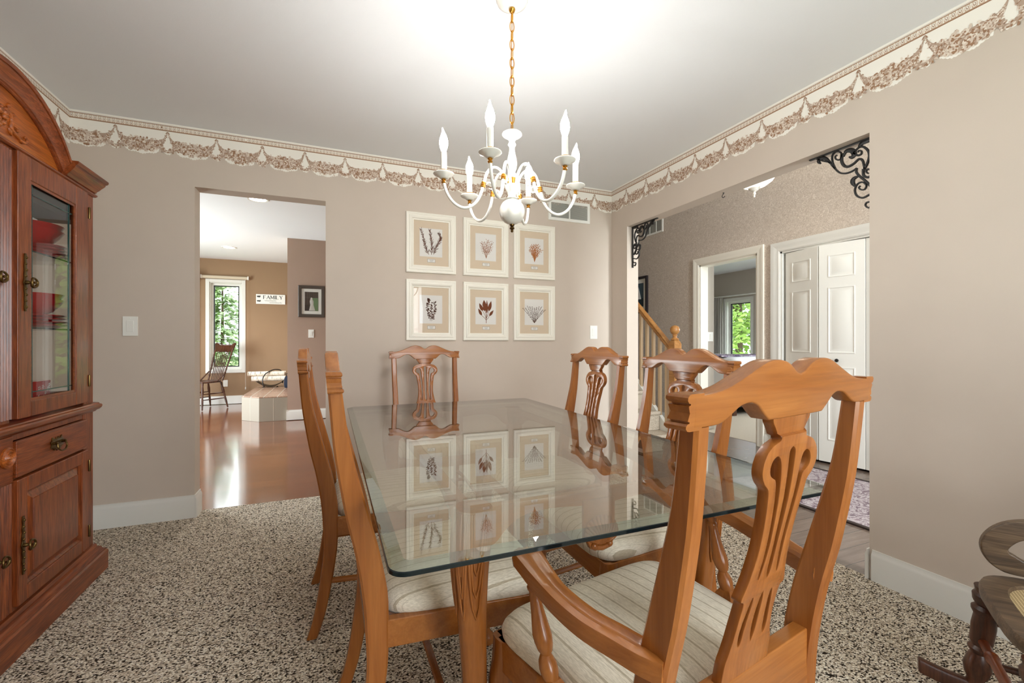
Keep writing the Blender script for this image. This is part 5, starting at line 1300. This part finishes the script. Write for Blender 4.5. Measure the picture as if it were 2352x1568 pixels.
# foyer rug
m, nt, p = newmat('mauve patterned rug'); v = coords(nt)
n1 = noise(nt, v, 9, 5, .7, 3.0); r1 = ramp(nt, n1.outputs[0], [(.36, (104, 84, 96)), (.46, (150, 132, 140)), (.54, (214, 206, 208)), (.62, (160, 140, 148)), (.72, (96, 72, 80))]); n2 = noise(nt, v, 300, 2)
r2 = ramp(nt, n2.outputs[0], [(.35, (190, 190, 190)), (.65, (255, 255, 255))]); mx = node(nt, 'ShaderNodeMix', data_type='RGBA', blend_type='MULTIPLY'); mx.inputs['Factor'].default_value = .7
nt.links.new(r1.outputs[0], mx.inputs['A']); nt.links.new(r2.outputs[0], mx.inputs['B']); nt.links.new(mx.outputs['Result'], p.inputs['Base Color']); p.inputs['Roughness'].default_value = .95; bump(nt, p, n2.outputs[0], .4, .003)
rg = thing('foyer_rug', 'mauve and silver patterned rug with dark border on foyer floor', 'rug', (3.42, 1.70, -.008))
mb = MB(); mb.box(-.47, .47, -.92, .95, 0, .010); mb.build('pile', m, rg, bev=.003)
mb = MB()
for (a, b, c_, d_) in ((-.50, -.47, -.95, .98), (.47, .50, -.95, .98), (-.47, .47, -.95, -.92), (-.47, .47, .95, .98)): mb.box(a, b, c_, d_, 0, .0115)
mb.build('binding', mat('dark rug border', (60, 48, 44), .95), rg)

# ================================================================ BACK BEDROOM
bd = thing('bed', 'white quilted bed seen through the doorway past the foyer', 'bed', (6.25, 5.70, 0))
mb = MB()
for sx in (-1, 1):
    for sy in (-1, 1): mb = MB(); mb.box(sx * .68 - .04, sx * .68 + .04, sy * .78 - .04, sy * .78 + .04, -.006, .12); mb.build('leg', M['walnut'], bd, bev=.005)
mb = MB(); mb.box(-.74, .74, -.84, .84, .12, .24); mb.build('frame', M['iron'], bd, bev=.01)  # black base stands in for the dark shadow beneath the bed
mb = MB(); rs = []
for z, k in ((.24, 0), (.26, .012), (.5, .018), (.80, .012), (.845, -.01), (.862, -.05), (.868, -.2)):
    rs.append([((.74 + k) * math.copysign(abs(cos(a)) ** .22, cos(a)), (.84 + k) * math.copysign(abs(sin(a)) ** .22, sin(a)), z) for a in [2 * pi * (j + .5) / 48 for j in range(48)]])
mb.rings(rs); mb.build('quilt', mat('white quilt', (236, 238, 242), .85), bd, smooth=50)
th = thing('throw_blanket', 'purple patterned throw folded over the white bed', 'blanket', (6.05, 5.35, .868))
mb = MB(); rs = []
for i in range(25):
    x = -.58 + i * .048; h = .012 + .006 * sin(i * 1.1); rs.append([(x, -.32, .002), (x, .34, .002), (x, .34, h), (x, .1, h + .008), (x, -.12, h + .004), (x, -.32, h)])
mb.rings(rs); m, nt, p = newmat('purple throw'); nb = noise(nt, coords(nt, (1, 3, 1)), 9, 3); rr = ramp(nt, nb.outputs[0], [(.38, (58, 44, 84)), (.48, (150, 130, 158)), (.55, (228, 222, 228)), (.62, (96, 70, 112))]); nt.links.new(rr.outputs[0], p.inputs['Base Color']); p.inputs['Roughness'].default_value = .9
mb.build('throw', m, th, smooth=60)
cr_ = thing('curtain_rod', 'white curtain rod above the bedroom window', 'curtain rod', (7.13, 6.30, 1.975))
MB().lathe([(0, -.53), (.012, -.53), (.012, .50), (0, .50)], 12, (0, 0, 0), 0, None, 'y').build('rod', M['plate'], cr_)
for s in (-.53, .50): MB().sphere((0, s, 0), .022, 12).build('finial', M['agedbrass'] if s < 0 else M['plate'], cr_)
for s in (-.47, .45): mb = MB(); mb.box(0, .07, s - .008, s + .008, -.01, .01); mb.build('wall_bracket', M['plate'], cr_)
cu_ = thing('curtain', 'pale grey curtain hanging beside the bedroom window', 'curtain', (7.13, 6.66, 0))
mb = MB(); n = 40; vs = []
for i in range(n + 1):
    y = -.12 + .26 * i / n; x = .028 * sin(i * .95); vs += [(x, y, 1.955), (x * 1.2, y, .05), (x + .004, y, 1.955), (x * 1.2 + .004, y, .05)]
mb.add(vs, [(4 * i, 4 * i + 1, 4 * i + 5, 4 * i + 4) for i in range(n)] + [(4 * i + 2, 4 * i + 6, 4 * i + 7, 4 * i + 3) for i in range(n)]); mb.build('drape', mat('grey sheer', (186, 180, 174), .85), cu_, recalc=False, smooth=80)
switch('white double rocker switch just inside the bedroom door', 4.41, 4.25, 1.16, 0, 2)

# ================================================================ OLD ROCKING CHAIR by the foyer-side wall
rk = thing('rocking_chair', 'worn antique rocking chair with caned seat and curved hip rests', 'chair', (1.79, .443, 0), radians(33.4))
X_, YF, YR = .205, .215, -.19
M['cherry'] = wood('reddish cherry', (92, 42, 20), (122, 60, 30), (146, 80, 42), 'X', .3, 26, .3)
for s in (-1, 1):
    half = []
    path = cr([(s * X_, .345, .032), (s * X_, .25, .012), (s * X_, .05, .0), (s * X_, -.15, .004), (s * X_, -.36, .040), (s * X_, -.52, .100)], 6); mb = MB(); rs = []
    for i, p in enumerate(path):
        rs.append([(p[0] + a, p[1], p[2] + b) for a, b in ((-.014, .0), (.014, .0), (.014, .036), (.008, .044), (-.008, .044), (-.014, .036))])
    mb.rings(rs); mb.build('rocker', M['walnut'], rk, bev=.004)
FL = [(.016, 0), (.022, .03), (.020, .07), (.028, .12), (.033, .20), (.026, .30), (.020, .34), (.028, .37), (.029, .39), (.022, .42), (.027, .46), (.0285, .62), (.026, .72), (.033, .76), (.034, .79), (.025, .82), (.033, .86), (.036, .92), (.030, .95), (.034, 1)]
for s in (-1, 1):
    turned(MB(), (s * X_, YF, .040), (s * (X_ - .012), YF - .03, .352), FL, 18).build('leg', M['walnut'], rk)
    turned(MB(), (s * X_, YR, .040), (s * (X_ - .03), YR + .02, .352), [(.014, 0), (.02, .2), (.016, .4), (.022, .6), (.016, .9), (.018, 1)], 14).build('leg', M['walnut'], rk)
    for z in (.12, .25): turned(MB(), (s * (X_ - z * .03), YF - z * .08, z), (s * (X_ - z * .08), YR, z), [(.009, 0), (.012, .5), (.009, 1)], 10).build('stretcher', M['walnut'], rk)
turned(MB(), (-X_, YF - .014, .19), (X_, YF - .014, .19), [(.008, 0), (.013, .06), (.0125, .22), (.017, .25), (.012, .27), (.017, .29), (.0125, .32), (.014, .5), (.0125, .68), (.017, .71), (.012, .73), (.017, .75), (.0125, .78), (.013, .94), (.008, 1)], 14).build('stretcher', M['cherry'], rk)
mb = MB(); outer = []; inner = []
for j in range(40):
    a = 2 * pi * j / 40; outer.append((.238 * math.copysign(abs(cos(a)) ** .48, cos(a)), .225 * math.copysign(abs(sin(a)) ** .48, sin(a)))); inner.append((.190 * math.copysign(abs(cos(a)) ** .58, cos(a)), .176 * math.copysign(abs(sin(a)) ** .62, sin(a))))
rs = [[(x * k, y * k, z) for x, y in outer] for z, k in ((.350, .95), (.356, 1.0), (.378, 1.005), (.388, .985))] + [[(x, y, .389) for x, y in inner], [(x * .98, y * .98, .380) for x, y in inner], [(x * .98, y * .98, .352) for x, y in inner]]
mb.rings(rs, 0, False, True); mb.build('seat_frame', M['worn'], rk, smooth=40)
m, nt, p = newmat('woven cane'); v = coords(nt, (1, 1, 1), (0, 0, pi / 4)); ck = node(nt, 'ShaderNodeTexChecker'); ck.inputs['Scale'].default_value = 190; ck.inputs['Color1'].default_value = lin((206, 184, 142)); ck.inputs['Color2'].default_value = lin((150, 124, 84)); nt.links.new(v, ck.inputs['Vector']); nt.links.new(ck.outputs[0], p.inputs['Base Color']); p.inputs['Roughness'].default_value = .6
mb = MB(); mb.rings([[(x * .99, y * .99, z) for x, y in inner] for z in (.372, .380)]); mb.build('cane_seat', m, rk)
bkz = lambda z: YR - .02 - .26 * (z - .38)
for s in (-1, 1):
    turned(MB(), (s * .185, YR - .015, .37), (s * .20, bkz(1.0), 1.0), [(.016, 0), (.02, .1), (.015, .2), (.019, .3), (.015, .45), (.018, .6), (.014, 1)], 12).build('back_post', M['walnut'], rk)
    # flat bentwood hip rest: starts at the post, runs forward and curls under to the seat
    path = cr([(bkz(.52), .515), (-.10, .535), (.04, .548), (.125, .532), (.168, .486), (.160, .445), (.115, .424), (.045, .420)], 7); mb = MB(); rs = []; x = s * .222
    for i, (y, z) in enumerate(path):
        i0, i1 = max(0, i - 1), min(len(path) - 1, i + 1); ty, tz = path[i1][0] - path[i0][0], path[i1][1] - path[i0][1]; l = sqrt(ty * ty + tz * tz); ny, nz = -tz / l, ty / l; h = interp([(0, .020), (.5, .030), (.8, .030), (1, .010)], i / (len(path) - 1)); T = .013
        rs.append([(x + a, y + ny * b, z + nz * b) for a, b in ((-T, -h), (T, -h), (T, h), (-T, h))])
    mb.rings(rs); mb.build('hip_rest', M['worn'], rk, bev=.005, seg=3, smooth=50)
for i in range(5): x = -.12 + .06 * i; turned(MB(), (x, YR - .02, .385), (x, bkz(.92), .92), [(.007, 0), (.010, .4), (.007, 1)], 8).build('spindle', M['walnut'], rk)
vs, fs = shape2d(mirror(cr([(0, 1.07), (.1, 1.06), (.2, 1.03), (.235, .99), (.2, .92), (.1, .91), (0, .91)], 5)), (), .022, .004, 1); MB().add([(x, y + bkz(z), z) for x, y, z in vs], fs).build('crest_rail', M['worn'], rk)

# ================================================================ OUTSIDE
struct(MB().box(-40, 40, 9.9, 50, -.5, -.4).box(8.0, 50, -20, 9.9, -.5, -.4).box(-40, 50, -40, -2.0, -.5, -.4).box(-40, -4.0, -2, 9.9, -.5, -.4), 'ground', M['grass'])
def tree(kind, seed):
    r = random.Random(seed); fo = MB(); tr = MB()
    if kind == 'spruce_tree':
        H_ = 8.0; tr.tube([(0, 0, -.45), (0, 0, H_ * .9)], [.16, .02], 8)
        for i in range(300):
            z = .2 + (H_ - .3) * (i / 300) ** .9; a = r.random() * 6.283; ln = (2.3 * (1 - z / H_) + .15) * r.uniform(.75, 1.1)
            for k in range(int(12 * ln) + 3):
                t = r.uniform(.15, 1); x, y, zz = ln * t * cos(a), ln * t * sin(a), z - .22 * t * t * ln + r.uniform(-.05, .05); b = a + r.choice((-1, 1)) * r.uniform(.3, 1.1); q = .34 * (1.15 - .5 * t); dz = r.uniform(-.14, .02)
                c_, s_ = cos(b) * q, sin(b) * q; w_ = .05; fo.add([(x - s_ * .22, y + c_ * .22, zz), (x + c_ * .6, y + s_ * .6, zz + dz + w_), (x + c_, y + s_, zz + dz * 1.5), (x + s_ * .22, y - c_ * .22, zz - .03)], [(0, 1, 2, 3)])
        m_ = M['leaf']
    else:
        H_ = 6.5; tr.tube([(0, 0, -.45), (.05, 0, 2.2), (.0, .1, 4.5)], [.15, .11, .04], 8)
        for i in range(7): a = i * .9; tr.tube([(.03, 0, 1.2 + i * .35), (1.0 * cos(a), 1.0 * sin(a), 2.2 + i * .42)], [.05, .015], 6)
        cl_ = [(r.uniform(-1.6, 1.6), r.uniform(-1.6, 1.6), r.uniform(.5, 6.2), r.uniform(.5, .9)) for _ in range(46)]
        for (x0, y0, z0_, rad) in cl_:
            for k in range(110):
                a, b, q = r.random() * 6.283, r.uniform(-1.4, 1.4), rad * r.uniform(.5, 1) ; x, y, z = x0 + q * cos(a) * cos(b), y0 + q * sin(a) * cos(b), z0_ + q * sin(b) * .7
                s1 = Vector((r.uniform(-1, 1), r.uniform(-1, 1), r.uniform(-.6, .6))).normalized() * .12; s2 = s1.orthogonal().normalized() * .075; c_ = Vector((x, y, z)); fo.add([c_ - s1, c_ + s2, c_ + s1, c_ - s2], [(0, 1, 2, 3)])
        m_ = M['leaf2']
    t = thing(kind, 'x', 'tree'); tr.build('trunk', M['bark'], t); f_ = fo.build('foliage', m_, t, recalc=False, smooth=10); return t
sp = tree('spruce_tree', 1); mp_ = tree('maple_tree', 2); used = set()
for src, x, y, sc, lb in ((sp, -2.9, 15.2, .46, 'tall green spruce filling the family room window'), (sp, -2.0, 18.2, .52, 'spruce standing behind the other spruces outside the family room window'), (sp, -4.9, 17.6, .52, 'spruce outside the family room toward the blinds'),
                          (mp_, 12.6, 10.9, .9, 'bright green maple filling the bedroom window'), (mp_, 15.5, 15.2, 1.0, 'maple standing behind the other maples beyond the bedroom window'), (mp_, 18.8, 9.8, 1.0, 'maple beyond the bedroom window on the closet side'), (mp_, 2.9, 11.6, .9, 'maple outside the family room window mirrored in the china cabinet door')):
    o = src if src not in used else copy_tree(src); used.add(src); o.location = (x, y, 0); o.scale = (sc,) * 3; o.rotation_euler.z = x; o['label'] = lb; o['group'] = 'spruces behind the house' if src is sp else 'maples beyond the bedroom'
